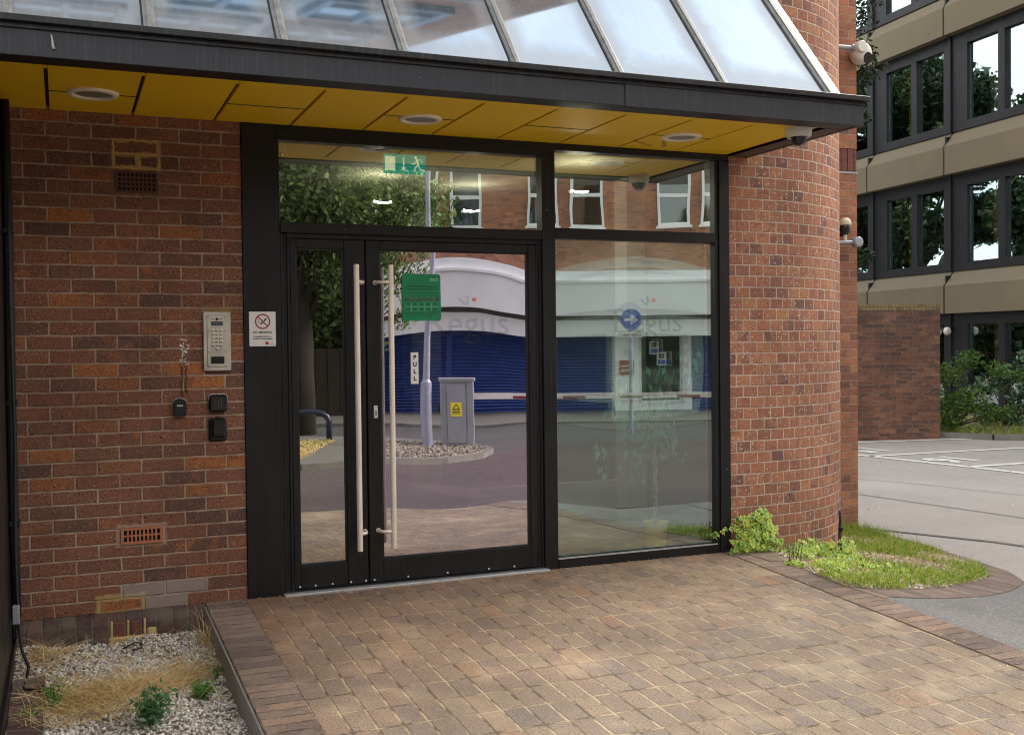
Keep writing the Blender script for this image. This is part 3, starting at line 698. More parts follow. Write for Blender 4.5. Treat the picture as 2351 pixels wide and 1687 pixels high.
def handle(D,xb,xm):
    mb=MB(); yb=-.072
    mb.cyl((xb,yb,.235),(xb,yb,1.90),.0165,'steel',seg=20)
    for z in (.335,1.80):
        pts=[(xb,yb,z),(xb+(xm-xb)*.55,yb+.004,z),(xb+(xm-xb)*.88,yb+.022,z),(xm,yb+.05,z),(xm,.012,z)]
        mb.tube(pts,.010,'steel',10); mb.cyl((xm,.012,z),(xm,.006,z),.014,'steel')
    mb.build('handle',D)
handle(D1,.637,.688); handle(D2,.842,.770)
mb=MB(); mb.box(.752,.776,.008,.014,1.0,1.075,'whiteplastic',.003); mb.cyl((.764,.008,1.05),(.764,.004,1.05),.0062,'steel',seg=12); mb.box(.7612,.7668,.0045,.008,1.018,1.048,'black'); mb.cyl((.764,.008,1.066),(.764,.006,1.066),.0018,'ink',seg=8); mb.cyl((.764,.008,1.009),(.764,.006,1.009),.0018,'ink',seg=8); mb.build('lock_plate',D2)
for D_,xs_ in ((D1,(.30,.39,.49,.60,.69)),(D2,(.742,.95,1.20,1.47,1.64))):
    for x in xs_: mb=MB(); mb.cyl((x,.012,.043),(x,.006,.043),.0055,'whiteplastic',seg=10); mb.build('screw',D_)
# fixed panes
for nm,x0,x1,z0,z1,y,mt,bow in (('transom_window',.2,1.85,2.135,2.605,.03,'transom_glass',.0002),('transom_window',1.935,3.125,2.155,2.65,.03,'transom_glass',.0002),('side_window',1.935,3.125,.058,2.095,.03,'win_outer',.0)):
    W=empty(nm,B); pane('pane',W,x0,x1,z0,z1,y,mt,bow)
    if nm=='side_window': pane('pane',W,x0,x1,z0,z1,y+.026,'win_inner',.0074,48,.24)
    else: pane('pane',W,x0,x1,z0,z1,y+.02,'transom_inner',.0004)

# ---- canopy
XS=[-.99,-.57,-.14,.28,.70,1.12,1.54,1.96,2.38,2.80,3.22]
mb=MB(); xl=-1.42; allx=[xl]+XS
for a,b,k in zip(allx[:-1],allx[1:],range(20)):
    g_=.009
    cross=(k in (1,3,5,7,9))
    if cross:
        mb.box(a+g_,b-g_,-1.0,-.458,2.688,2.71,'soffit',.001); mb.box(a+g_,b-g_,-.446,-.001,2.688,2.71,'soffit',.001)
    else: mb.box(a+g_,b-g_,-1.0,-.001,2.688,2.71,'soffit',.001)
for a in XS[:-1]: 
    mb.box(a-.007,a+.007,-1.0,-.90,2.6885,2.709,'soffit')
for a,b in ((-.99,-.57),(-.14,.28),(.70,1.12),(1.54,1.96),(2.38,2.80)): mb.box(a+.008,b-.008,-.461,-.444,2.6872,2.6895,'groove')
mb.build('soffit',B)
mb=MB(); mb.box(xl,3.22,-1.0,-.001,2.7105,2.715,'groove'); mb.build('soffit_backing',B)
mb=MB(); zb=2.676
mb.box(-1.5,1.818,-1.15,-1.125,zb,2.812,'fascia',.002); mb.box(1.822,3.39,-1.154,-1.125,zb-.002,2.812,'fascia',.002)
mb.box(-1.5,3.39,-1.125,-1.003,zb+.003,zb+.012,'lip'); 
mb.box(-1.5,3.415,-1.185,-1.09,2.812,2.842,'lip',.003); mb.box(-1.5,3.40,-1.160,-1.10,2.79,2.813,'lip',.002)
mb.build('fascia',B)
mb=MB(); mb.box(3.36,3.39,-1.125,.02,zb,2.812,'fascia',.002); mb.box(3.222,3.362,-1.003,.03,zb+.002,zb+.012,'bronze'); mb.box(3.222,3.235,-1.003,0,zb+.002,2.72,'bronze'); mb.box(3.30,3.41,-1.09,.02,2.812,2.84,'lip',.003)
mb.build('fascia_return',B)
mb=MB()   # bird dropping on the fascia
mb.tube([(-.962,-1.152,2.775),(-.958,-1.154,2.75),(-.956,-1.154,2.725),(-.952,-1.153,2.712)],lambda t:.003+.004*t,'inwhite',6)
tag(mb.build('bird_dropping'),'white bird dropping streaked down the black canopy edge','dropping')
bars=[-1.141,-.555,.037,.629,1.222,1.819,2.47,3.20]; sl=math.tan(R(50)); yb,zb0=-1.10,2.845; H=1.10
def gl(x,t,off=0): return (x,yb+H*t-off*math.sin(R(50)),zb0+H*t*sl+off*math.cos(R(50)))
for a,b in zip([-1.73]+bars[:-1],bars):
    mb=MB(); mb.face([gl(a+.02,0),gl(b-.02,0),gl(b-.02,1),gl(a+.02,1)],'canopy_glass',[(0,0),(1,0),(1,1.7),(0,1.7)]); mb.face([gl(a+.02,0,-.008),gl(a+.02,1,-.008),gl(b-.02,1,-.008),gl(b-.02,0,-.008)],'canopy_glass',[(0,0),(0,1.7),(1,1.7),(1,0)]) if 0 else None
    mb.build('canopy_pane',B)
for i,x in enumerate(bars):
    mb=MB(); w=.026 if i<7 else .036
    pr=[(-w,0),(-w,.012),(-w*.45,.016),(-w*.4,.024),(w*.4,.024),(w*.45,.016),(w,.012),(w,0)]
    P0_=[gl(x+a,-.012,o) for a,o in pr]; P1_=[gl(x+a,1,o) for a,o in pr]; n=len(pr)
    mb.mesh(P0_+P1_,[(k,(k+1)%n,n+(k+1)%n,n+k) for k in range(n)]+[list(range(n))],'barmetal')
    q=[gl(x-w-.008,0,.001),gl(x-w+.001,0,.001),gl(x-w+.001,1,.001),gl(x-w-.008,1,.001)]; mb.face(q,'rubber')
    mb.build('glazing_bar',B)
mb=MB(); mb.box(3.235,3.30,-1.08,-.9,2.842,2.86,'barmetal'); 
mb.mesh([gl(3.235,0,.012),gl(3.30,0,-.01),gl(3.30,1,-.01),gl(3.235,1,.012)],[(0,1,2,3)],'barmetal')
mb.build('end_flashing',B)
mb=MB(); mb.box(-1.5,3.23,-.06,-.021,4.05,4.25,'barmetal'); mb.build('top_flashing',B)
# inside of glazed slope: dim attic with blue-grey ribs seen through the glass
mb=MB()
for x in frange(-1.4,3.1,9): mb.tube([(x,-.95,2.80),(x+.05,-.5,3.05),(x+.1,-.03,3.3)],.02,'blueframe',6)
for y,z in ((-.6,3.0),(-.25,3.2)): mb.box(-1.5,3.2,y,y+.04,z,z+.04,'blueframe')
mb.build('canopy_rib',B)
# interior
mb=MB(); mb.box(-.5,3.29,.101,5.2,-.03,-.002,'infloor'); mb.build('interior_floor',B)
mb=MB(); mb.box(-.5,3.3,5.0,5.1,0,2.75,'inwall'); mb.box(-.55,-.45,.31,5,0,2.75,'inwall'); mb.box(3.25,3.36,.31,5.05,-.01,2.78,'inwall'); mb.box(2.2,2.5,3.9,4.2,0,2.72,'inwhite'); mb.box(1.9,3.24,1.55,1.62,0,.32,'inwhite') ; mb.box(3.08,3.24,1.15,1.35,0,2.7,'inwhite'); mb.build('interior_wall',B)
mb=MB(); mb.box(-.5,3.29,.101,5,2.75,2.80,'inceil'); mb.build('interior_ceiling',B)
mb=MB(); mb.box(.35,1.75,.20,.95,-.001,.008,'matdark')
y=.22
while y<.94: mb.box(.36,1.74,y,y+.022,.008,.014,'alu'); y+=.062
tag(mb.build('entrance_mat'),'ribbed entrance mat on the floor just inside the glass doors','mat')

# ------------------------------------------------------------------ fixtures
def downlight(x,y,first=[None]):
    lab={-.78:'round downlight in the yellow soffit above the brick wall, at the left end',.92:'round downlight in the yellow soffit above the wide glass door',2.585:'round downlight in the yellow soffit beside the peeling patch, right end'}[x]
    if first[0] is None:
        t=thing('downlight',lab,'light',(x,y,2.688),group='downlights in the canopy soffit')
        m=MB(); m.lathe((x,y,2.688),[(.122,.001),(.122,-.005),(.114,-.012),(.098,-.014),(.088,-.007),(.086,.0)],'lamprim',40); m.build('rim',t)
        m=MB(); m.lathe((x,y,2.688),[(.086,-.004),(.06,-.0055),(.03,-.006),(.002,-.006)],'lampglass',32); m.build('lens',t)
        first[0]=t
    else:
        t=copytree(first[0]); t.location=(x,y,2.688); t['label']=lab
downlight(-.78,-.465); downlight(.92,-.43); downlight(2.585,-.46)
t=thing('dome_camera','white dome security camera under the right end of the yellow soffit','security camera',(3.10,-.93,2.688))
m=MB(); m.lathe((3.10,-.93,2.688),[(.078,.0),(.079,-.012),(.074,-.05),(.066,-.058),(.062,-.058)],'whiteplastic',36); m.build('housing',t)
m=MB(); m.lathe((3.10,-.93,2.688),[(.054,-.056)]+[(.052*math.cos(a),-.058-.05*math.sin(a)) for a in [i*math.pi/2/8 for i in range(8)]],'dome',32); m.build('lens_dome',t)
# wall cameras on pier
t=thing('bracket_camera','white dome camera on a grey arm high on the brick pier','security camera',(5.75,2.05,4.15))
m=MB(); m.cyl((5.62,1.93,4.14),(5.93,1.93,4.15),.022,'cabinet'); m.cyl((5.66,2.05,4.14),(5.66,1.90,4.14),.03,'cabinet'); m.cyl((5.89,1.93,4.15),(5.93,1.93,4.15),.03,'cabinet'); m.build('arm',t)
m=MB()
prof_=[(.03,-.05),(.07,-.045),(.098,-.02),(.10,.02),(.09,.075),(.06,.11),(.02,.125)]
m.lathe((6.02,1.93,4.11),prof_,'whiteplastic',28,'y'); m.lathe((5.965,1.93,4.155),[(.05,-.07),(.055,-.066),(.055,.0)],'whiteplastic',24,'y'); m.build('housing',t)
m=MB(); m.lathe((6.045,1.93,4.06),[(.05,-.055),(.05,-.03),(.03,-.02)],'dome',20,'y'); m.build('lens_dome',t)
t=thing('pier_camera','small cream capped camera fixed to the brick pier above a stub arm','security camera',(5.80,2.05,2.42))
m=MB(); m.lathe((5.81,1.93,2.50),[(.055,0),(.058,.02),(.052,.045),(.03,.065),(.004,.07)],'offwhite',24); m.build('hood',t)
m=MB(); m.lathe((5.81,1.93,2.50),[(.044,0),(.05,-.03),(.042,-.07),(.02,-.09)],'dome',24); m.build('lens_dome',t)
m=MB(); m.cyl((5.81,1.93,2.43),(5.81,1.93,2.34),.018,'offwhite'); m.cyl((5.81,1.93,2.42),(5.81,2.05,2.42),.02,'black'); m.lathe((5.74,2.03,2.46),[(.05,-.02),(.055,.0),(.05,.02)],'black',20,'y'); m.build('bracket',t)
t=thing('wall_lamp','grey stub wall lamp with a round end just below the pier camera','wall lamp',(5.7,2.05,2.34))
m=MB(); m.cyl((5.62,1.92,2.335),(5.90,1.92,2.345),.018,'cabinet'); m.cyl((5.66,2.05,2.335),(5.66,1.9,2.335),.03,'cabinet'); m.build('arm',t)
m=MB(); m.lathe((5.93,1.92,2.345),[(.035,-.045),(.05,-.04),(.05,.02),(.04,.03)],'cabinet',24,'y'); m.build('lamp_head',t)

# intercom
x0,x1,z0,z1=-.222,-.072,1.298,1.628
t=thing('intercom','stainless steel door entry keypad panel with small screen on the brick wall','intercom',(-.147,0,1.298))
m=MB(); m.box(x0,x1,-.022,.0,z0,z1,'steelplate',.004); m.build('backplate',t)
m=MB(); m.box(x0+.021,x1-.021,-.027,-.021,z0+.022,z1-.018,'steelplate',.002)
for xx in (x0+.029,x1-.031):
    for zz in (z1-.028,z1-.108,z0+.107,z0+.028): m.cyl((xx,-.027,zz),(xx,-.0285,zz),.0032,'cabdark',seg=8)
m.build('faceplate',t)
m=MB(); m.box(x0+.044,x0+.106,-.029,-.026,z1-.078,z1-.056,'black'); m.box(x0+.047,x0+.103,-.0302,-.028,z1-.075,z1-.059,'screen'); m.build('display',t)
m=MB(); m.box(x0+.068,x0+.081,-.030,-.026,z1-.049,z1-.036,'black'); m.box(x0+.043,x0+.061,-.0285,-.026,z1-.043,z1-.0405,'black'); m.box(x0+.087,x0+.104,-.0285,-.026,z1-.043,z1-.0405,'black'); m.build('camera_eye',t)
keys=['1','2','3','4','5','6','7','8','9','*','0','#','A','B','C']
m=MB()
for i in range(5):
    for j in range(3):
        cx_,cz_=x0+.053+.0215*j,z1-.105-.0205*i
        m.lathe((cx_,-.026,cz_),[(.0095,0),(.0092,-.003),(.0075,-.0045),(.001,-.0046)],'steelplate',16,'y')
        text_mb(m,keys[i*3+j],.011,'ink',lambda a,b:(cx_+a,-.0312,cz_+b),thick=.0003)
m.lathe((x0+.0745,-.026,z1-.2075),[(.0095,0),(.0092,-.003),(.0075,-.0045),(.001,-.0046)],'steelplate',16,'y')
m.build('buttons',t)
m=MB(); m.box(x0+.04,x0+.112,-.0295,-.026,z0+.04,z0+.08,'black',.001); m.build('card_reader',t)

t=thing('access_keypad','square black nine key pad with pale rim, right of the small key safe','keypad',(-.148,0,1.07))
m=MB(); m.box(-.198,-.098,-.028,0,1.070,1.166,'black',.012); m.box(-.192,-.104,-.034,-.026,1.076,1.158,'black',.006); m.build('housing',t)
m=MB(); m.tube([(-.1985,-.022,1.135),(-.1985,-.022,1.155),(-.192,-.022,1.165),(-.18,-.022,1.169),(-.116,-.022,1.169),(-.104,-.022,1.165),(-.0975,-.022,1.155),(-.0975,-.022,1.135)],.0022,'chrome',6); m.build('rim',t)
m=MB()
for i in range(3):
    for j in range(4): m.cyl((-.166+.018*i,-.034,1.139-.013*j),(-.166+.018*i,-.0348,1.139-.013*j),.0017,'whiteplastic',seg=6)
m.build('key_dots',t)
t=thing('key_safe','large black rubber covered key safe on brick wall under the keypad','key safe',(-.15,0,.905))
m=MB(); m.box(-.200,-.102,-.022,0,.905,1.035,'black',.014); m.box(-.186,-.108,-.048,-.02,.928,1.032,'black',.012); m.box(-.178,-.116,-.052,-.046,.945,1.025,'black',.003); m.build('body',t)
m=MB(); m.tube([(-.165,-.02,1.034),(-.155,-.03,1.042),(-.14,-.03,1.042),(-.132,-.02,1.034)],.004,'black',6); m.build('tab',t)
t=thing('key_safe','small black combination key safe with four white dials, left of the keypad','key safe',(-.352,0,1.052))
m=MB(); out=[(-.386,1.055),(-.318,1.055),(-.318,1.128)]+[(-.352+.034*math.cos(a),1.128+.022*math.sin(a)) for a in [i*math.pi/8 for i in range(1,8)]]+[(-.386,1.128)]
m.prism(out,-.030,0,'black'); m.prism([(-.352+(a+.352)*.84,1.1+(b-1.1)*.86) for a,b in out],-.036,-.03,'black'); m.build('body',t)
m=MB()
for i in range(4): m.box(-.367+i*.0078,-.3612+i*.0078,-.0385,-.035,1.108,1.116,'whiteplastic')
m.build('dials',t)
m=MB(); m.tube([(-.388+.0,-.02,1.128)]+[(-.352+.0355*math.cos(a),-.022,1.128+.024*math.sin(a)) for a in [math.pi-i*math.pi/8 for i in range(9)]],.0018,'chrome',6); m.build('rim',t)

# no smoking sign
t=thing('no_smoking_sign','white no smoking notice on the black panel beside the door','sign',(.104,-.012,1.43))
x0,x1,z0,z1=.030,.179,1.432,1.628
m=MB(); m.box(x0,x1,-.016,-.012,z0,z1,'signwhite',.0015); m.build('board',t)
m=MB(); cx_,cz_=.1055,1.572; N=40
for i in range(N):
    a0,a1=2*math.pi*i/N,2*math.pi*(i+1)/N; m.face([(cx_+r*math.cos(a),-.0168,cz_+r*math.sin(a)) for a,r in ((a0,.043),(a1,.043),(a1,.0355),(a0,.0355))],'signred')
def bar2(x0_,z0_,x1_,z1_,w,mat,y):
    d=Vector((x1_-x0_,z1_-z0_)).normalized(); q=Vector((-d.y,d.x))*w/2
    m.face([(x0_-q.x,y,z0_-q.y),(x1_-q.x,y,z1_-q.y),(x1_+q.x,y,z1_+q.y),(x0_+q.x,y,z0_+q.y)],mat)
bar2(cx_-.027,cz_+.028,cx_+.028,cz_-.027,.0065,'signred','ignore' and -.0174)
bar2(cx_-.012,cz_-.016,cx_+.004,cz_+.000,.008,'ink',-.0170); bar2(cx_+.006,cz_+.002,cx_+.021,cz_+.017,.008,'ink',-.0170)
for k in range(3): bar2(cx_-.02-.003*k,cz_-.014+.008*k,cx_-.023+.004*(k%2),cz_-.006+.008*k,.003,'cabdark',-.0169)
text_mb(m,'NO SMOKING',.0172,'ink',lambda a,b:(.1045+a,-.0168,1.511+b),thick=.0004)
text_mb(m,'It is against the law to',.0112,'ink',lambda a,b:(.1045+a,-.0168,1.4875+b),thick=.0004)
text_mb(m,'smoke in these premises',.0108,'ink',lambda a,b:(.1045+a,-.0168,1.475+b),thick=.0004)
m.face([(.119,-.0168,1.442),(.137,-.0168,1.442),(.137,-.0168,1.458),(.119,-.0168,1.458)],'redpatch')
for k in range(6): m.face([(.143+k*.004,-.0168,1.4435),(.1455+k*.004,-.0168,1.4435),(.1455+k*.004,-.0168,1.446),(.143+k*.004,-.0168,1.446)],'cabdark')
m.build('print',t)
# PULL
t=thing('pull_sign','white vertical PULL sticker on the wide glass door','sign',(1.01,.03,1.19))
m=MB(); m.box(.990,1.037,.028,.031,1.196,1.386,'signwhite',.001); m.build('sticker',t)
m=MB()
for i,c in enumerate('PULL'): text_mb(m,c,.036,'ink',lambda a,b:(1.0135+a,.0270,1.355-.0425*i+b),thick=.0016)
m.build('print',t)
# green notice (inside face shows through, reversed print)
t=thing('green_notice','green reversed paper notice stuck inside the wide glass door','notice',(1.06,.041,1.575))
m=MB(); m.prism([(.941+.012,1.575),(1.184-.012,1.575),(1.184,1.587),(1.182,1.846),(1.17,1.857),(.953,1.857),(.941,1.845),(.941,1.587)],.026,.029,'greensign'); m.build('sheet',t)
m=MB(); rr=random.Random(3)
def dashes(x0_,x1_,z,h,mat,y=.0250,gap=.35):
    x=x0_
    while x<x1_:
        w=rr.uniform(.002,.008); m.face([(x,y,z),(min(x+w,x1_),y,z),(min(x+w,x1_),y,z+h*rr.uniform(.7,1)),(x,y,z+h*rr.uniform(.7,1))],mat); x+=w+rr.uniform(.0008,.0035)
dashes(.962,1.165,1.778,.008,'greenink'); dashes(.962,1.168,1.762,.008,'greenink')
for z in (1.742,1.734,1.724): dashes(.985,1.165,z,.0028,'greenink')
m.face([(.957,.0250,1.691),(1.168,.0250,1.691),(1.168,.0250,1.717),(.957,.0250,1.717)],'greenink')
for z in (1.710,1.703,1.696): dashes(.965,1.155,z,.0025,'palegreen',.0244)
for i in range(5):
    for z in (1.672,1.643): m.face([(.968+.042*i,.0250,z),(.985+.042*i,.0250,z),(.985+.042*i,.0250,z+.008),(.968+.042*i,.0250,z+.008)],'greenink')
for i in range(4): m.face([(.995+.042*i,.0250,1.633),(.997+.042*i,.0250,1.633),(.997+.042*i,.0250,1.685),(.995+.042*i,.0250,1.685)],'palegreen')
m.face([(.958,.0250,1.659),(1.170,.0250,1.659),(1.170,.0250,1.661),(.958,.0250,1.661)],'palegreen')
for z in (1.622,1.614,1.604): dashes(.96,1.16,z,.003,'greenink')
m.face([(1.115,.0250,1.815),(1.168,.0250,1.815),(1.168,.0250,1.829),(1.115,.0250,1.829)],'palegreen'); dashes(1.12,1.165,1.818,.008,'greenink',.0244); dashes(1.13,1.16,1.835,.005,'greenink'); dashes(1.13,1.16,1.805,.004,'greenink')
m.build('print',t)
# frosted lettering on the glass
def regus(cx_,base,w,lab):
    t=thing('window_lettering',lab,'lettering',(cx_,.026,base))
    m=MB(); k=w/2.62
    text_mb(m,'Regus',k*1.32,'decal',lambda a,b:(cx_+a,.0245,base+b),thick=.0015*k*3); m.build('letters',t)
    m=MB(); y=.0245
    m.face([(cx_-.01,y,base+k*.66),(cx_+.004,y,base+k*.66),(cx_+.004,y,base+k*1.0),(cx_-.01,y,base+k*1.0)],'decal'); m.face([(cx_-.06,y,base+k*.86),(cx_-.052,y,base+k*.92),(cx_-.01,y,base+k*.70),(cx_-.02,y,base+k*.64)],'decal'); m.build('mark',t)
    m=MB(); m.face([(cx_+.045+.013*math.cos(i*math.pi/8),y,base+k*.86+.013*math.sin(i*math.pi/8)) for i in range(16)],'coral'); m.build('dot',t)
regus(1.36,1.555,.46,'frosted grey lettering with red dot on the wide glass door')
regus(2.62,1.565,.44,'frosted grey lettering with red dot on the tall side window')
# exit sign
t=thing('exit_sign','green emergency exit sign hung behind the transom glass above the doors','sign',(1.14,.6,2.55))
m=MB(); m.box(1.0,1.287,.60,.606,2.545,2.672,'exitgreen'); m.box(.955,1.33,.585,.625,2.682,2.70,'inwhite'); m.cyl((1.05,.603,2.67),(1.05,.603,2.75),.004,'steel',seg=6); m.cyl((1.24,.603,2.67),(1.24,.603,2.75),.004,'steel',seg=6); m.build('board',t)
m=MB(); y=.598
def q(pts): m.face([(1.0+a*.287,y,2.545+b*.127) for a,b in pts],'exitcream')
q([(.03,.14),(.27,.14),(.27,.88),(.03,.88)])
m.build('door_symbol',t); m=MB()
q([(.455,.85),(.485,.85),(.485,.25),(.455,.25)]); q([(.41,.33),(.53,.33),(.47,.14)])
m.build('arrow',t); m=MB()
def c2(px,pz,r): m.face([(1.0+px*.287+r*math.cos(i*math.pi/7),y,2.545+pz*.127+r*math.sin(i*math.pi/7)) for i in range(14)],'exitcream')
c2(.755,.86,.0095)
def limb(p,w):
    for a,b in zip(p[:-1],p[1:]):
        A=Vector((1+a[0]*.287,2.545+a[1]*.127));Bv=Vector((1+b[0]*.287,2.545+b[1]*.127)); d=(Bv-A).normalized(); n_=Vector((-d.y,d.x))*w/2
        m.face([(A.x-n_.x,y,A.y-n_.y),(Bv.x-n_.x,y,Bv.y-n_.y),(Bv.x+n_.x,y,Bv.y+n_.y),(A.x+n_.x,y,A.y+n_.y)],'exitcream')
limb([(.78,.78),(.82,.45)],.014); limb([(.80,.75),(.88,.75),(.92,.60)],.006); limb([(.78,.70),(.72,.52),(.66,.55)],.006); limb([(.82,.47),(.86,.25),(.97,.22)],.008); limb([(.81,.47),(.74,.34),(.73,.14)],.008)
m.build('running_figure',t)
# pendant lamps, interior
for xx,yy,lab in ((1.36,1.9,'short lit strip lamp glowing through the transom, nearest the exit sign'),(2.2,2.2,'short lit strip lamp glowing low in the transom glass'),(2.56,.9,'short lit strip lamp glowing through the right transom pane')):
    t=thing('strip_lamp',lab,'lamp',(xx,yy,2.5),group='strip lamps inside the lobby'); zz=2.53
    m=MB(); m.tube([(xx-.07,yy,zz+.008),(xx-.03,yy,zz),(xx+.03,yy,zz),(xx+.07,yy,zz+.008)],.006,'lamp',8); m.build('tube',t)
    m=MB(); m.cyl((xx,yy,zz+.008),(xx,yy,2.75),.0012,'black',seg=6); m.build('stem',t)
# detector dome inside
t=thing('ceiling_camera','cream dome camera inside, top left corner of the transom glass','security camera',(.29,.5,2.63)); m=MB(); m.lathe((.30,.5,2.64),[(.05,.06),(.052,0),(.045,-.02)],'offwhite',24); m.build('housing',t); m=MB(); m.lathe((.30,.5,2.62),[(.035,0),(.03,-.03),(.01,-.045)],'dome',20); m.build('lens_dome',t)

# ------------------------------------------------------------------ vegetation
def rot_basis(rng,up=.0):
    while True:
        n=Vector((rng.gauss(0,1),rng.gauss(0,1),rng.gauss(0,1)+up))
        if n.length>.1: break
    n.normalize(); a=n.orthogonal().normalized(); th=rng.uniform(0,6.28); b=n.cross(a); return n,(a*math.cos(th)+b*math.sin(th)),(b*math.cos(th)-a*math.sin(th))
def leaf(V,F,c,n,a,b,L,W,fold=.18):
    k=len(V); V+= [c-a*L*.5,c+b*W*.5+n*W*fold-a*L*.05,c+a*L*.5,c-b*W*.5+n*W*fold-a*L*.05]
    F+= [(k,k+1,k+2),(k,k+2,k+3)]
def leafcloud(name,parent,mat,clumps,density,L,W,seed,up=.6,shell=.55,loc=None):
    rng=random.Random(seed); V=[];F=[]
    for (cx,cy,cz,r,fz) in clumps:
        n=int(density*r*r*(1 if fz is None else 1))
        for _ in range(n):
            d=Vector((rng.gauss(0,1),rng.gauss(0,1),rng.gauss(0,1))).normalized(); rad=r*(shell+(1-shell)*rng.random()**.5)*rng.uniform(.75,1.12)
            if rng.random()<.25: rad*=rng.random()
            c=Vector((cx+d.x*rad,cy+d.y*rad,cz+d.z*rad*fz)); nn,a,b=rot_basis(rng,up); s_=rng.uniform(.7,1.25)
            leaf(V,F,c,nn,a,b,L*s_,W*s_)
    mb=MB(); mb.mesh(V,F,mat); return mb.build(name,parent,auto=False) if parent is None or True else None
def tree(name,label,x,y,h,trunk_h,cr,seed,mat='treeleaf',bark='bark',dens=900,L=.13,base=None,group=None,droop=0,nc=26,flat=.85):
    zb_=G(x,y) if base is None else base; rng=random.Random(seed)
    t=thing(name,label,'tree',(x,y,zb_),group=group); m=MB(); tr=h*.03
    top=Vector((x+rng.uniform(-.3,.3),y+rng.uniform(-.3,.3),zb_+h*.75))
    m.tube([(x,y,zb_-.1),(x+.05,y,zb_+h*.2),(x-.05,y+.05,zb_+h*.45),top],lambda q:tr*(1.25-1.05*q),bark,10)
    cl=[]
    for i in range(nc):
        ph=rng.uniform(0,6.28); el=rng.uniform(-.5,1.); rad=cr*rng.uniform(.25,.85); zc=zb_+trunk_h+(h-trunk_h)*(.5+.42*el*rng.uniform(.5,1))
        k=1-abs((zc-zb_-trunk_h)/(h-trunk_h)-.45)*.9; c=Vector((x+rad*k*math.cos(ph),y+rad*k*math.sin(ph),zc)); cl.append((c.x,c.y,c.z,cr*rng.uniform(.2,.36),flat))
        if i%2==0:
            s0=Vector((x,y,zb_+trunk_h*.8+(zc-zb_-trunk_h)*.45)); m.tube([s0,(s0+c)/2+Vector((0,0,.15)),c],lambda q:tr*.38*(1-.85*q),bark,6)
    m.build('trunk',t)
    leafcloud('crown',t,mat,cl,dens/(cr*cr*.09),L,L*.6,seed+1)
    return t
# gravel bed
def Zg(x,y): return -.118+.052*y+.012*math.sin(x*9+y*5)+.008*math.sin(x*23-y*17)
grid_mesh(frange(-1.25,-.229,16),frange(-4.4,-.10,50),lambda x,y:Zg(x,y)-.012,'gravelbase','g').build('gravel_bed').__setitem__('kind','structure')
s=NT('dull_chippings'); g=s.n('ShaderNodeNewGeometry'); M['dullstone']=s.done(s.bsdf(s.ramp(g.outputs['Random Per Island'],[(0,(.08,.065,.05)),(.5,(.20,.17,.14)),(1,(.34,.30,.25))]),.9,spec=.2))
def stones(name,n,reg,zf,rmin,rmax,seed,mat='stone'):
    rng=random.Random(seed); ph=(1+5**.5)/2
    ico=[Vector(v).normalized() for v in [(-1,ph,0),(1,ph,0),(-1,-ph,0),(1,-ph,0),(0,-1,ph),(0,1,ph),(0,-1,-ph),(0,1,-ph),(ph,0,-1),(ph,0,1),(-ph,0,-1),(-ph,0,1)]]
    IF=[(0,11,5),(0,5,1),(0,1,7),(0,7,10),(0,10,11),(1,5,9),(5,11,4),(11,10,2),(10,7,6),(7,1,8),(3,9,4),(3,4,2),(3,2,6),(3,6,8),(3,8,9),(4,9,5),(2,4,11),(6,2,10),(8,6,7),(9,8,1)]
    V=[];F=[]
    for _ in range(n):
        x,y=reg(rng); r=rng.uniform(rmin,rmax); k=len(V); mt=Matrix.Rotation(rng.uniform(0,6.28),3,Vector((rng.gauss(0,1),rng.gauss(0,1),rng.gauss(0,1)+.01)).normalized())
        sx,sy,sz=r*rng.uniform(.8,1.3),r*rng.uniform(.6,1),r*rng.uniform(.45,.8)
        z=zf(x,y)+rng.uniform(-.3,.6)*r
        for v in ico:
            w=mt@Vector((v.x*sx,v.y*sy,v.z*sz)); w*=rng.uniform(.88,1.12); V.append((x+w.x,y+w.y,z+w.z))
        F+=[tuple(k+i for i in f) for f in IF]
    mb=MB(); mb.mesh(V,F,mat,smooth=False); o=mb.build(name,auto=False); return o
o=stones('gravel',15000,lambda r:(r.uniform(-1.19,-.243),-.11-r.random()**1.0*2.3),Zg,.0045,.0105,5); tag(o,'pale limestone gravel in the sunken bed below the brick wall','gravel',kind='stuff')
mb=grid_mesh([-1.185,-1.045],frange(-1.75,-.60,16),lambda x,y:Zg(x,y)+.022,'plinth','b',0,lambda x,y:(y,x)); tag(mb.build('brick_edging'),kind='structure')
def blades(name,label,cat,n,reg,zf,Lr,wr,mat,seed,lie=.5,stuff=True,parent=None,dirf=None):
    rng=random.Random(seed); V=[];F=[]
    for _ in range(n):
        x,y=reg(rng); L=rng.uniform(*Lr); w=rng.uniform(*wr); th=rng.uniform(0,6.28) if dirf is None else dirf(rng); el=math.acos(min(1,max(0,rng.uniform(lie-.3,lie+.3))))
        d=Vector((math.cos(th)*math.sin(el),math.sin(th)*math.sin(el),max(.03,math.cos(el)))); side=Vector((-math.sin(th),math.cos(th),0))*w; k=len(V)
        if rng.random()<.4: side=Vector((0,0,1)).cross(side).normalized()*w*.4+Vector((0,0,w*.8))
        p=Vector((x,y,zf(x,y)+.002)); bend=Vector((rng.uniform(-.3,.3),rng.uniform(-.3,.3),-.35*rng.random()))*L
        for j,t in enumerate((0,.35,.7,1)):
            c=p+d*L*t+bend*t*t; ww=side*(1-.85*t); V+= [c-ww,c+ww]
        F+=[(k+2*j,k+2*j+1,k+2*j+3,k+2*j+2) for j in range(3)]
    mb=MB(); mb.mesh(V,F,mat); o=mb.build(name,parent,auto=False)
    if label: tag(o,label,cat,kind='stuff' if stuff else None)
    return o
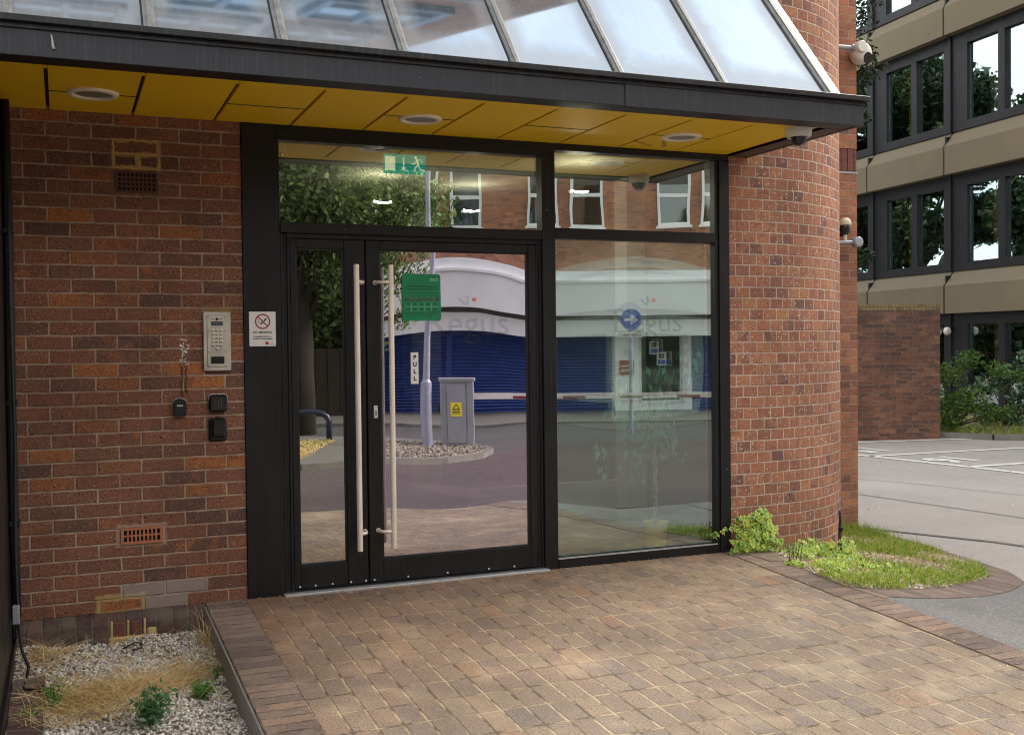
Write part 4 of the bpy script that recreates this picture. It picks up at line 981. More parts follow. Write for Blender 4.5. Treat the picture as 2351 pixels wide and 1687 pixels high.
def strawreg(r):
    q=r.random()
    if q<.62: # diagonal swathe
        t=r.random(); return (-1.05+t*.72+r.gauss(0,.06),-.92+.22*t-.16*math.sin(t*3)+r.gauss(0,.085))
    if q<.72: return (-1.12+abs(r.gauss(0,.09)),-.2-abs(r.gauss(0,.16)))
    if q<.9: return (r.uniform(-1.12,-.6),r.uniform(-1.25,-.85))
    return (r.uniform(-1.15,-.27),r.uniform(-1.3,-.15))
blades('dry_grass','flattened straw coloured dry grass lying across the gravel bed','dry grass',2500,strawreg,lambda x,y:Zg(x,y)+.012,(.07,.20),(.0011,.0024),'straw',11,.42)
blades('straw_tuft','upright tuft of pale dry grass at the corner where gravel meets the paving edge','dry grass',90,lambda r:(-.275+r.gauss(0,.02),-.38+r.gauss(0,.08)),Zg,(.12,.26),(.0009,.0017),'straw',12,.8,stuff=False)
mb=MB()
rng=random.Random(4); V=[];F=[]
for _ in range(160):
    x,y=rng.uniform(-1.15,-.7),rng.uniform(-1.15,-.2); n_,a,b=rot_basis(rng,2); leaf(V,F,Vector((x,y,Zg(x,y)+.006)),n_,a,b,rng.uniform(.012,.03),rng.uniform(.006,.014))
mb.mesh(V,F,'straw'); tag(mb.build('leaf_litter',auto=False),'crumbled brown leaves scattered over the left of the gravel','leaf litter',kind='stuff')
def weed(name,label,x,y,zf,h,n,L,mat,seed,w=.45):
    rng=random.Random(seed); z=zf(x,y); t=thing(name,label,'weed',(x,y,z)); m=MB(); V=[];F=[]; tips=[]
    for i in range(max(4,n//14)):
        th=rng.uniform(0,6.28); s_=rng.uniform(.1,.6)*h; p=Vector((x+math.cos(th)*s_,y+math.sin(th)*s_,z+h*rng.uniform(.45,1)*(1-.35*s_/h))); m.tube([(x,y,z-.01),(x+(p.x-x)*.4,y+(p.y-y)*.4,z+(p.z-z)*.6),p],lambda q:.0022*(1-.6*q),'weedleaf',5); tips.append(p)
    m.build('stem',t)
    for _ in range(n):
        p=rng.choice(tips); q_=rng.uniform(.25,1.05); c=Vector((x,y,z))+(p-Vector((x,y,z)))*q_+Vector((rng.gauss(0,1),rng.gauss(0,1),rng.gauss(0,1)))*h*.10
        n_,a,b=rot_basis(rng,1.5); l=L*rng.uniform(.6,1.3); leaf(V,F,c,n_,a,b,l,l*w)
    mb=MB(); mb.mesh(V,F,mat); mb.build('leaves',t,auto=False)
weed('thistle_weed','large grey green thistle like weed at the bottom of the gravel bed',-.62,-1.36,Zg,.17,520,.030,'greygreen',21,.45)
weed('feathery_weed','bright feathery green weed near the paving edge, right of the thistle',-.385,-1.10,Zg,.10,520,.015,'weedleaf',22)
weed('feathery_weed','slim green weed at the left of the gravel bed beside the brick edging',-1.0,-1.0,Zg,.14,260,.020,'weedleaf',23)
weed('feathery_weed','tiny green weed tucked against the raised paving edge',-.285,-.86,Zg,.07,150,.013,'weedleaf',24)
weed('feathery_weed','small green sprout at the bottom left corner of the gravel bed',-1.10,-1.12,Zg,.08,110,.015,'weedleaf',25)
mb=MB(); mb.prism([(-.70,-.165),(-.58,-.155),(-.56,-.13),(-.60,-.12),(-.69,-.135)],-.20,-.125,'slate'); tag(mb.build('slate_piece'),'dark blue slate fragment lying on the gravel under the ochre patch','slate')
mb=MB(); mb.tube([(-.68,-.30,Zg(-.68,-.3)+.02),(-.62,-.27,-.10),(-.60,-.28,-.105),(-.59,-.32,-.12),(-.64,-.33,-.125)],.004,'blackmatt',6); tag(mb.build('plastic_strip'),'short bent black plastic strip on the gravel','strip')

rng=random.Random(77)
for i,(x,y,lab) in enumerate(((1.55,-.52,'pale scrap of paper lying on the paving below the side window'),(.55,-.10,'tiny white scrap lying just outside the door threshold'))):
    m=MB(); m.box(x,x+.035,y,y+.012,G(x,y)+.008,G(x,y)+.011,'inwhite'); tag(m.build('paper_scrap'),lab,'litter')
V=[];F=[]
for _ in range(420):
    if rng.random()<.5: x,y=rng.uniform(-.2,3.1),-.02-abs(rng.gauss(0,.03))
    else:
        x=3.18+rng.gauss(0,.05); y=rng.uniform(-2.6,-.1)
    n_,a,b=rot_basis(rng,2); leaf(V,F,Vector((x,y,G(x,y)+.012)),n_,a,b,rng.uniform(.005,.014),rng.uniform(.003,.007))
mb=MB(); mb.mesh(V,F,'straw'); tag(mb.build('debris',auto=False),'dry crumbs and leaf bits swept along the edges of the paving','debris',kind='stuff')
V=[];F=[]
for _ in range(260):
    x=rng.choice((6.3,7.2,10.5,13.5))+rng.gauss(0,.7); y=rng.uniform(-1,9); n_,a,b=rot_basis(rng,2); leaf(V,F,Vector((x,y,G(x,y)+.012)),n_,a,b,rng.uniform(.015,.05),rng.uniform(.01,.03))
mb=MB(); mb.mesh(V,F,'straw'); tag(mb.build('debris',auto=False),'scattered dead leaves on the car park asphalt','leaf litter',kind='stuff')
# ivy at the foot of the tower
def ivyleaf(V,F,U,c,n,a,b,s):
    k=len(V); V.append(c); U.append((0,0)); pts=[(-.30,-.05),(-.42,.28),(-.22,.30),(-.30,.62),(-.08,.55),(0,1.),(.08,.55),(.30,.62),(.22,.30),(.42,.28),(.30,-.05),(0,.06)]
    for (px,py) in pts: V.append(c+b*px*s+a*(py-.3)*s+n*s*.10*(px*px*4-.2)); U.append((1 if (px,py)!=(0,.06) else .6,0))
    m_=len(pts); F+=[(k,k+1+i,k+1+(i+1)%m_) for i in range(m_)]
def ivy(name,label,clumps,n,seed,smin=.022,smax=.042,sprays=(),mat='ivy'):
    rng=random.Random(seed); V=[];F=[];U=[]
    c0=clumps[0]; t=thing(name,label,'ivy',(c0[0],c0[1],G(c0[0],c0[1])))
    for _ in range(n):
        cx,cy,cz,rx,ry,rz=rng.choice(clumps); d=Vector((rng.gauss(0,1),rng.gauss(0,1),rng.gauss(0,1))).normalized()*rng.uniform(.45,1.05)
        c=Vector((cx+d.x*rx,cy-abs(d.y)*ry,max(G(cx,cy)+.015,cz+d.z*rz))); nn=(Vector((d.x*.6,-1.0,.75))+Vector((rng.gauss(0,.35),rng.gauss(0,.35),rng.gauss(0,.35)))).normalized()
        a=(Vector((rng.gauss(0,.5),0,-1))); a=(a-nn*a.dot(nn)).normalized(); b=nn.cross(a); ivyleaf(V,F,U,c,nn,a,b,rng.uniform(smin,smax))
    for path in sprays:
        for q_ in range(len(path)-1):
            A,Bv=Vector(path[q_]),Vector(path[q_+1]); k=max(1,int((Bv-A).length/.028))
            for i in range(k):
                c=A+(Bv-A)*(i/k)+Vector((rng.gauss(0,.008),rng.gauss(0,.006),rng.gauss(0,.010))); nn=(Vector((0,-1,.5))+Vector((rng.gauss(0,.3),0,rng.gauss(0,.3)))).normalized(); a=Vector((rng.gauss(0,.6),0,-1)); a=(a-nn*a.dot(nn)).normalized(); ivyleaf(V,F,U,c,nn,a,nn.cross(a),rng.uniform(smin,smax))
    mb=MB(); mb.mesh(V,F,mat,U); mb.build('leaves',t)
    m=MB(); 
    for path in sprays: m.tube(path,.0025,'bark',5)
    for i in range(5): m.tube([(c0[0]+rng.uniform(-.1,.1),c0[1]+.01,G(c0[0],c0[1])),(c0[0]+rng.uniform(-.08,.08),c0[1]-.02,c0[2]),(c0[0]+rng.uniform(-.08,.08),c0[1]-.01,c0[2]+.12)],.003,'bark',5)
    m.build('stem',t)
ivy('ivy_bush','bushy variegated ivy climbing the brickwork beside the black window frame',[(3.39,-.04,.14,.15,.08,.12),(3.43,-.04,.21,.10,.07,.08),(3.34,-.06,.06,.15,.08,.06),(3.48,-.06,.08,.10,.10,.11),(3.39,-.05,.12,.14,.09,.12)],330,31,.036,.062,
    sprays=[[(3.36,-.04,.18),(3.24,-.05,.17),(3.18,-.05,.21)],[(3.34,-.05,.24),(3.28,-.06,.22),(3.22,-.05,.25)],[(3.3,-.08,.08),(3.2,-.09,.07)],[(3.5,-.05,.25),(3.54,-.05,.1),(3.56,-.12,.03)],[(3.2,-.05,.17),(3.10,-.05,.145),(3.04,-.05,.12)],[(3.34,-.06,.04),(3.22,-.08,.03),(3.14,-.09,.015)],[(3.46,-.03,.28),(3.53,-.02,.16),(3.55,-.10,.0),(3.56,-.2,.0)]])
ivy('ivy_bush','dark leaved ivy trailing along the foot of the curved brick tower',[(3.78,-.10,-.01,.15,.12,.09),(4.0,-.15,-.04,.16,.14,.10),(3.62,-.22,-.01,.10,.14,.06),(3.85,-.35,-.06,.22,.2,.05),(3.55,-.55,-.01,.10,.22,.04),(4.05,-.5,-.1,.2,.2,.05)],800,32,.028,.050,mat='ivy')
ivy('ivy_runner','lime green ivy runners spilling over the paving edge',[(3.40,-.45,-.0,.05,.12,.015),(3.44,-.75,-.02,.06,.12,.02),(3.52,-.62,-.03,.1,.14,.02),(3.9,-.6,-.09,.18,.12,.02)],300,33,.024,.04,mat='ivy')
def bedreg(r):
    while True:
        x,y=r.uniform(3.35,6.05),r.uniform(-1.1,2.05)
        if in_poly(x,y,inner+[(5.8,2.05),(4.9,1.1),(4.3,.3),(3.5,-.1)]) : return x,y
def bed1(r):
    while True:
        x,y=bedreg(r)
        if math.sin(x*5.1+y*3.3)+math.sin(x*2.3-y*6.1)+r.gauss(0,.5)>.15: return x,y
def Gb(x,y): return G(x,y)+.014
blades('grass','patchy bright green grass in the kerbed corner bed','grass',9000,bed1,Gb,(.03,.12),(.0013,.0032),'grassblade',41,.75)
blades('dry_grass','straw coloured dead grass between green patches of the corner bed','dry grass',4200,bedreg,Gb,(.03,.09),(.001,.0024),'straw',42,.45)
blades('grass_tuft','tall fresh grass tuft at the foot of the brick pier','grass',1500,lambda r:(5.85+r.gauss(0,.10),1.75+r.gauss(0,.17)),Gb,(.07,.16),(.0015,.003),'grassblade',43,.85,stuff=False)
rng=random.Random(44); V=[];F=[]
for _ in range(2600):
    x,y=bed1(rng); n_,a,b=rot_basis(rng,2); leaf(V,F,Vector((x,y,Gb(x,y)+rng.uniform(.01,.05))),n_,a,b,rng.uniform(.012,.028),rng.uniform(.009,.018))
mb=MB(); mb.mesh(V,F,'limeleaf'); tag(mb.build('clover_cover',auto=False),'lime green clover like ground cover spread through the corner bed','ground cover',kind='stuff')
o=stones('gravel',2600,bedreg,Gb,.006,.014,45); tag(o,'white stone chippings showing between grass in the corner bed','gravel',kind='stuff')
mb=MB(); mb.tube([(4.19,.05,.21),(4.205,.06,.14),(4.20,.06,.06),(4.185,.04,-.02),(4.18,.03,-.12)],lambda q:.009+.004*q,'blackmatt',8); mb.tube([(4.185,.04,.085),(4.22,.06,.08),(4.20,.05,.06)],.012,'blackmatt',6)
tag(mb.build('cable_stub'),'thick black cable stub rising from the bed against the curved tower','cable')
# ficus inside
t=thing('potted_fig','potted indoor fig with twisted stem behind the side window','plant',(2.84,.33,0))
m=MB(); m.lathe((2.84,.33,0),[(.055,.0),(.062,.02),(.085,.17),(.09,.19),(.082,.19),(.078,.17),(.01,.165)],'pot',28); m.build('pot',t)
m=MB()
for k in range(3): m.tube([(2.84+.012*math.cos(2.1*k+i*.9),.33+.012*math.sin(2.1*k+i*.9),.15+i*.045) for i in range(12)],.006,'stem',6)
fr_=random.Random(50); tips=[]
for i in range(20):
    th=fr_.uniform(0,6.28); r_=fr_.uniform(.10,.34); z_=fr_.uniform(.55,1.45); p=Vector((2.80+r_*math.cos(th),.34+r_*.5*math.sin(th),z_)); m.tube([(2.84,.33,.45+.4*fr_.random()),(2.84+(p.x-2.84)*.5,.33,(z_+.9)/2+.1),p],.0025,'stem',5); tips.append(p)
m.build('stem',t)
V=[];F=[]
for p in tips:
    for _ in range(11):
        c=p+Vector((fr_.gauss(0,.05),fr_.gauss(0,.04),fr_.gauss(0,.06))); n_,a,b=rot_basis(fr_,.2); a=(a*.5+Vector((0,0,-1))).normalized(); b=n_.cross(a).normalized() if n_.cross(a).length>.1 else b; leaf(V,F,c,n_,a,b,fr_.uniform(.06,.095),fr_.uniform(.03,.044),.1)
mb=MB(); mb.mesh(V,F,'ficusleaf'); mb.build('leaves',t,auto=False)

# ------------------------------------------------------------------ yard: brick wall, shrubs, far office block
def framexy(P0,d): 
    nrm=Vector((d[1],-d[0]))
    return lambda a,b: (P0[0]+d[0]*a+nrm[0]*b,P0[1]+d[1]*a+nrm[1]*b)
def fbox(mb,fr,a0,a1,b0,b1,z0,z1,mat,uvs=True):
    c=[fr(a0,b0),fr(a1,b0),fr(a1,b1),fr(a0,b1)]
    V=[(x,y,z0) for x,y in c]+[(x,y,z1) for x,y in c]
    la,lb=abs(a1-a0),abs(b1-b0)
    def uvq(u0,u1): return [(u0,z0),(u1,z0),(u1,z1),(u0,z1)]
    for (i,j,u0,u1) in ((0,1,a0,a1),(1,2,b0,b1),(2,3,a1,a0),(3,0,b1,b0)):
        mb.face([V[i],V[j],V[4+j],V[4+i]],mat,uvq(u0,u1))
    mb.face([V[4],V[5],V[6],V[7]],mat,[(a0,b0),(a1,b0),(a1,b1),(a0,b1)]); mb.face([V[3],V[2],V[1],V[0]],mat,[(a0,b0),(a1,b0),(a1,b1),(a0,b1)])
fw=framexy((14.28,9.57),(-.977,.213))  # a runs left from right-hand end
t=thing('yard_wall','tall weathered brick screen wall with mossy top across the car park','wall',(14.28,9.57,-.43))
mb=MB(); fbox(mb,fw,0,6.5,-.11,.11,-.5,1.98,'yardbrick'); mb.build('brickwork',t)
mb=MB(); fbox(mb,fw,-.004,6.5,-.115,.115,1.98,2.09,'capbrick'); mb.build('capping',t)
fo=framexy((18.7,13.7),(.09,.996))   # a = along facade, b>0 = behind?  normal (d1,-d0)=(.996,-.09) points away from us
O=thing('office_block','modern office block with taupe spandrel bands and dark framed windows beyond the car park','building',(18.7,13.7,-.43))
J=2.985; K0,K1=-4,5
M['officecore']=plain('dark_office_interior',(.035,.035,.032),.9)
mb=MB(); fbox(mb,fo,-12.02,17.8,.35,9,-.5,13.0,'officecore'); 
fbox(mb,fo,-12.02,17.8,-.02,.3,-.6,-.22,'kerb'); fbox(mb,fo,-12.02,17.8,.10,.36,-.22,-.1,'officeframe'); mb.build('core_wall',O)
mb=MB(); mb2=MB()
def bandpiece(a0,a1,zb_,m):
    prf=[(.02,1.01),(-.26,.66),(-.26,.0),(.10,.0)]   # b, z offsets
    n=len(prf); P=[];
    for a in (a0,a1):
        for b,z in prf: x,y=fo(a,b); P.append((x,y,zb_+z))
    m.mesh(P,[(i,(i+1)%n,n+(i+1)%n,n+i) for i in range(n)]+[list(range(n)),list(range(n,2*n))[::-1]],'taupe')
sp0=None; panelz=[2.04,5.32,8.60,11.88]
for k in range(K0,K1):
    a0=-.08+J*k+.03; a1=a0+J-.06
    for z in panelz:
        if sp0 is None:
            m=MB(); bandpiece(a0,a1,z,m); sp0=m.build('spandrel',O); s0=(a0,z)
        else:
            c=sp0.copy(); COL.objects.link(c); c.parent=O; x,y=fo(a0,0); xx,yy=fo(s0[0],0); c.location=(x-xx,y-yy,z-s0[1])
wz=[(-.22,2.04,-.10,1.78),(3.05,5.32,3.24,5.03),(6.33,8.60,6.53,8.32),(9.61,11.88,9.81,11.6)]
w_first={}
def winpart(a0,zt_,par):
    zb_,ztp,p0,p1=zt_; m=MB(); b0,b1=-.03,.10
    A=[a0+0,a0+.28,a0+1.27,a0+1.47,a0+2.46,a0+J-.012]
    fbox(m,fo,A[0],A[5],b0,b1,zb_,p0,'officeframe'); fbox(m,fo,A[0],A[5],b0,b1,p1,ztp,'officeframe')
    for i,j in ((0,1),(2,3),(4,5)): fbox(m,fo,A[i],A[j],b0+.002,b1,p0,p1,'officeframe')
    fbox(m,fo,A[0]-.02,A[0]+.03,b0-.05,b0+.01,zb_,ztp,'officeframe')
    m.build('window_frame',par)
    for i,j in ((1,2),(3,4)): m=MB(); fbox(m,fo,A[i],A[j],.06,.07,p0,p1,'farglass'); m.build('pane',par)
for zi,z in enumerate(wz):
    for k in range(K0,K1):
        a0=-.08+J*k
        if zi not in w_first: W=empty('window',O); winpart(a0,z,W); w_first[zi]=(W,a0)
        else:
            W0,b=w_first[zi]; x,y=fo(a0,0); xx,yy=fo(b,0); copytree(W0,O,(x-xx,y-yy,0))
mb=MB()
for k in range(K0,K1):
    for z0,z1 in ((-.2,2.04),(3.05,5.3),(6.33,8.6)):
        fbox(mb,fo,-.08+J*k+1.5,-.08+J*k+1.85,.20,.34,z0,z1,'ocherpost')
mb.build('interior_column',O)
js=None
for k in range(K0,K1+1):
    a=-.08+J*k
    for z in panelz:
        if js is None: mb=MB(); fbox(mb,fo,a-.03,a+.03,-.20,.1,z,z+.9,'officeframe'); js=mb.build('joint_strip',O); j0=(a,z)
        else:
            c=js.copy(); COL.objects.link(c); c.parent=O; x,y=fo(a,0); xx,yy=fo(j0[0],0); c.location=(x-xx,y-yy,z-j0[1])
mb=MB(); fbox(mb,fo,-12.1,17.9,-.3,9.1,12.95,13.2,'taupe'); mb.build('roof',O)
x,y=fo(-.15,-.28)
t=thing('floodlight','twin white floodlight heads on the dark frame below the taupe band','light',(x,y,1.6)); m=MB()
for dx in (-.12,.16): m.lathe((x-.05,y+dx,1.62),[(.06,-.05),(.10,-.02),(.10,.03),(.04,.06)],'whiteplastic',14,'y')
m.build('lamp_heads',t); m=MB(); m.cyl((x-.05,y-.15,1.68),(x-.05,y+.2,1.68),.02,'black'); m.cyl((x,y,1.68),(x+.3,y,1.72),.02,'black'); m.build('bracket',t)
# bank in front of the office block
mb=MB(); bank=[(14.40,9.75),(14.9,8.8),(15.6,8.1),(17.0,6.5),(18.3,3.0),(18.6,3.0),(18.7,13.6),(19.0,17),(14.3,17),(13.5,10.2)]
cxb,cyb=17.2,10
for i in range(len(bank)):
    a,b=bank[i],bank[(i+1)%len(bank)]; mb.face([(a[0],a[1],-.36),(b[0],b[1],-.36),(cxb,cyb,-.26)],'soil')
mb.build('planting_bank').__setitem__('kind','structure')
mb=MB()
for a,b in zip(bank[:4],bank[1:5]):
    d=(Vector(b)-Vector(a)).normalized(); fr2=framexy(a,(d.x,d.y)); fbox(mb,fr2,0,(Vector(b)-Vector(a)).length,0,.13,-.45,-.33,'kerb')
mb.build('kerb').__setitem__('kind','structure')
def bankreg(r):
    while True:
        x,y=r.uniform(13.9,18.4),r.uniform(5,12)
        if in_poly(x,y,bank): return x,y
blades('grass','rough grass and weeds on the bank in front of the office block','grass',5200,bankreg,lambda x,y:-.34,(.08,.28),(.004,.009),'grassblade',61,.7)
def shrub(name,label,x,y,clumps,mat,dens,L,seed,wid=.5):
    t=thing(name,label,'shrub',(x,y,-.35)); m=MB(); rng=random.Random(seed)
    for c in clumps: m.tube([(x+rng.uniform(-.1,.1),y,-.38),((x+c[0])/2,(y+c[1])/2,(c[2]-.35)/2),(c[0],c[1],c[2])],lambda q:.025*(1-.8*q),'bark',5)
    m.build('stems',t); rngl=seed
    rng=random.Random(seed); V=[];F=[]
    for (cx,cy,cz,r) in clumps:
        for _ in range(int(dens*r*r)):
            d=Vector((rng.gauss(0,1),rng.gauss(0,1),rng.gauss(0,1))).normalized()*r*rng.random()**.4; n_,a,b=rot_basis(rng,1.2); l=L*rng.uniform(.6,1.3); leaf(V,F,Vector((cx,cy,cz))+Vector((d.x,d.y,d.z*.7)),n_,a,b,l,l*wid)
    mb=MB(); mb.mesh(V,F,mat); mb.build('leaves',t,auto=False)
shrub('leafy_shrub','bright green spreading shrub beside the weathered brick wall',15.0,10.2,[(14.6,10.1,.35,.42),(14.9,9.9,.75,.38),(15.2,9.7,1.05,.3),(15.55,9.3,.85,.26),(15.9,9.1,.72,.2),(15.1,9.6,.25,.42),(14.7,9.8,-.1,.34),(15.35,9.4,-.0,.32),(15.0,10.0,.0,.4),(15.7,9.2,.05,.2)],'shrubleaf',2900,.085,71)
shrub('glossy_shrub','glossy pale edged shrub at the right edge before the office block',16.5,9.9,[(16.2,10.1,.50,.32),(16.45,9.85,.72,.36),(16.8,9.6,1.05,.36),(16.6,9.7,.30,.36),(16.15,10.1,-.05,.3),(16.45,9.8,-.1,.32),(16.9,9.5,.6,.4),(17.1,9.4,1.2,.35),(15.95,10.3,.42,.2)],'glossleaf',1500,.15,72,.42)
# tree whose branches show between pier and office block
t=thing('overhanging_tree','dark leaved tree reaching out behind the brick pier','tree',(14.25,13.6,-.43)); m=MB(); m.tube([(14.25,13.6,-.5),(14.2,13.5,2),(14.35,13.4,5),(14.25,13.4,9)],lambda q:.2-.15*q,'bark',10)
cl=[(a_+1.68,b_,c_,d_,e_) for a_,b_,c_,d_,e_ in [(13.1,13.0,8.6,.9,.8),(13.35,12.9,7.4,.75,.8),(13.2,12.9,6.2,.6,.8),(12.4,13.2,7.5,1.2,.9),(13.45,12.85,3.25,.45,.6),(12.9,13.0,3.6,.6,.7),(12.3,13.3,5.2,1.,.9),(12.8,13.2,9.8,1.2,.9)]]
for c in cl: m.tube([(14.25,13.5,c[2]-1.2),((14.25+c[0])/2,13.3,c[2]-.5),(c[0],c[1],c[2])],lambda q:.05*(1-.85*q),'bark',6)
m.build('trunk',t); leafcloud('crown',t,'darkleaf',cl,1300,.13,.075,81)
for i,(x,y,h,cr,lab) in enumerate(((5.2,25,12.5,4.0,'tall tree mirrored in the office windows, farthest left'),(8.5,31,15,4.2,'tall tree mirrored in the office windows, in the middle'),(12.5,34,14,4,'tall tree mirrored in the office windows, nearest the block'),(2.0,22,8,2.6,'lower bushy tree standing behind the brick office'))):
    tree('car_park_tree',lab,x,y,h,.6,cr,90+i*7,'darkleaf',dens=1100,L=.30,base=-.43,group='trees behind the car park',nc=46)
# ------------------------------------------------------------------ across the street (seen in the glass)
rp=(.9237,.3832); fp=(.3832,-.9237)
fs=framexy((10.55,-21.5),rp)     # a along street; normal (rp1,-rp0)=(.383,-.924) : b>0 goes away; b<0 towards our building
GS=-.56
S=thing('street_building','red brick building with white canopy and blue roller shutters across the street','building',(10.55,-21.5,GS))
mb=MB(); fbox(mb,fs,-3.9,16,.02,8,3.3,11.5,'upbrick'); fbox(mb,fs,-3.9,16,.05,8,-.6,3.3,'whiterender'); mb.build('brick_wall',S)
mb=MB(); fbox(mb,fs,-3.9,16,-1.0,.02,2.17,3.08,'whiterender'); fbox(mb,fs,-3.9,16,-.93,.02,3.08,3.37,'whiterender'); fbox(mb,fs,-3.9,16,-1.05,-.93,3.05,3.12,'whiterender'); fbox(mb,fs,-3.9,16,-.55,.02,2.05,2.17,'kerb'); fbox(mb,fs,-3.9,16,-.75,.02,1.6,2.05,'whiterender'); mb.build('street_canopy',S)
mb=MB(); fbox(mb,fs,-18,-3.95,2.2,7.9,-.6,4.6,'pierbrick'); fbox(mb,fs,-18.1,-3.95,2.1,8,4.6,4.8,'kerb'); mb.build('rear_wing',S)
mb=MB(); fbox(mb,fs,-3.25,2.8,-.02,.03,-.40,1.6,'shutter'); fbox(mb,fs,5.0,9,-.02,.03,-.40,1.6,'shutter'); mb.build('roller_shutter',S)
mb=MB(); fbox(mb,fs,-3.3,2.85,-.04,.03,-.58,-.40,'bluepaint'); fbox(mb,fs,-3.5,-3.25,-.06,.03,-.58,1.6,'bluepaint'); fbox(mb,fs,-1.75,-1.6,-.06,.03,-.58,1.6,'bluepaint'); fbox(mb,fs,5.0,9,-.04,.03,-.58,-.4,'bluepaint'); mb.build('blue_panel',S)
mb=MB(); fbox(mb,fs,-3.9,-3.5,-.07,.03,-.58,1.6,'whiterender'); fbox(mb,fs,2.86,3.55,-.12,.04,-.58,1.6,'whiterender'); fbox(mb,fs,4.75,5.0,-.12,.04,-.58,1.6,'whiterender'); fbox(mb,fs,3.55,4.75,-.08,.04,-.58,-.25,'whiterender'); mb.build('pilaster',S)
W=empty('shop_window',S); mb=MB(); fbox(mb,fs,3.56,4.74,.0,.04,-.25,1.6,'streetglass'); mb.build('pane',W); mb=MB()
fbox(mb,fs,3.55,3.62,-.05,.02,-.25,1.6,'upvc'); fbox(mb,fs,4.68,4.75,-.05,.02,-.25,1.6,'upvc'); fbox(mb,fs,3.62,4.68,-.05,.02,-.25,-.17,'upvc'); mb.build('window_frame',W)
mb=MB(); fbox(mb,fs,3.0,3.4,-.135,-.12,.55,.95,'signred'); fbox(mb,fs,3.05,3.35,-.137,-.13,.66,.70,'signwhite'); fbox(mb,fs,3.05,3.3,-.137,-.13,.78,.81,'signwhite'); fbox(mb,fs,3.1,3.35,-.135,-.12,1.05,1.25,'signwhite'); tag(mb.build('notice_panel',S),'red and white notices on the white pilaster')
mb=MB()
for a,z in ((3.85,1.1),(4.05,.8)): fbox(mb,fs,a,a+.26,-.02,-.005,z,z+.36,'signwhite'); fbox(mb,fs,a+.03,a+.23,-.025,-.021,z+.03,z+.15,'signblue'); fbox(mb,fs,a+.06,a+.2,-.025,-.021,z+.19,z+.33,'ink')
mb.build('window_sticker',S)
wf=None
for zi,z0 in enumerate((4.68,7.9)):
    for a in (-2.39,-1.18,.92,2.15,4.55,5.73,8.2,9.4):
        if wf is None:
            wf=empty('window',S); m=MB(); w=.44; h=1.75
            for q0,q1 in ((-w,-w+.07),(w-.07,w)): fbox(m,fs,a+q0,a+q1,-.06,.01,z0,z0+h,'upvc')
            for c,d in ((0,.07),(.78,.88),(h-.07,h)): fbox(m,fs,a-w,a+w,-.064,.01,z0+c,z0+d,'upvc')
            fbox(m,fs,a-w-.05,a+w+.05,-.12,.01,z0-.06,z0,'upvc'); m.build('window_frame',wf)
            m=MB(); fbox(m,fs,a-w+.05,a+w-.05,-.02,.015,z0+.05,z0+h-.05,'streetglass'); m.build('pane',wf); m=MB(); fbox(m,fs,a-w+.07,a+w-.07,-.03,-.021,z0+1.12,z0+h-.07,'inwall'); m.build('blind',wf); wfa=(a,z0)
        else:
            x,y=fs(a,0); xx,yy=fs(wfa[0],0); copytree(wf,S,(x-xx,y-yy,z0-wfa[1]))
mb=MB(); fbox(mb,fs,-4.0,16.1,-.15,8.1,11.5,11.9,'whiterender'); mb.build('parapet',S)
# pavement in front and island
def fpoly(name,pts,z,mat,h=.1,kmat=None):
    mb=MB(); P=[fs(a,b) for a,b in pts]; mb.face([(x,y,z) for x,y in P],mat,[tuple(p) for p in pts])
    for i in range(len(P)):
        a,b=P[i],P[(i+1)%len(P)]; mb.face([(a[0],a[1],z-h-.25),(b[0],b[1],z-h-.25),(b[0],b[1],z),(a[0],a[1],z)],kmat or mat)
    o=mb.build(name); o['kind']='structure'; return o
fpoly('pavement',[(-18,0),(18,0),(18,-4.1),(-18,-4.1)],GS+.12,'slabs',.1,'kerb')
isl=[(-14,-13.6),(-3.1,-13.9),(-2.0,-13.2),(-1.03,-12.5),(-.5,-11.8),(-.35,-11.1),(-.5,-10.3),(-1.2,-9.3),(-3,-8.9),(-14,-9.5)]
fpoly('traffic_island',isl,-.335,'slabs',.1,'kerb')
fpoly('island_gravel_base',[(-1.9,-12.9),(-1.08,-12.35),(-.6,-11.7),(-.48,-11.0),(-.6,-10.4),(-1.3,-9.5),(-2.2,-10.2)],-.328,'gravelbase',0)
fpoly('island_grass_base',[(-9,-13.4),(-3.25,-13.6),(-3.2,-12.4),(-3.5,-10.1),(-9,-9.9)],-.327,'soil',0)
def islreg(r):
    while True:
        a,b=r.uniform(-2.2,-.45),r.uniform(-12.9,-9.5)
        if in_poly(a,b,[(-1.9,-12.9),(-1.08,-12.35),(-.6,-11.7),(-.48,-11.0),(-.6,-10.4),(-1.3,-9.5),(-2.2,-10.2)]): return fs(a,b)
tag(stones('gravel',1700,islreg,lambda x,y:-.322,.015,.032,46,'dullstone'),'pale stones around the grey barrier cabinet on the street island','gravel',kind='stuff')
blades('grass','scorched yellow green turf on the street island behind the navy hoop','grass',5200,lambda r:fs(r.uniform(-6,-3.25),r.uniform(-13.5,-10.1)),lambda x,y:-.325,(.05,.12),(.005,.01),'straw',63,.5)
blades('grass','green grass patch mixed in the turf of the street island','grass',2200,lambda r:fs(r.uniform(-6,-3.3),r.uniform(-12.5,-10.1)),lambda x,y:-.325,(.05,.12),(.005,.01),'grassblade',64,.5)
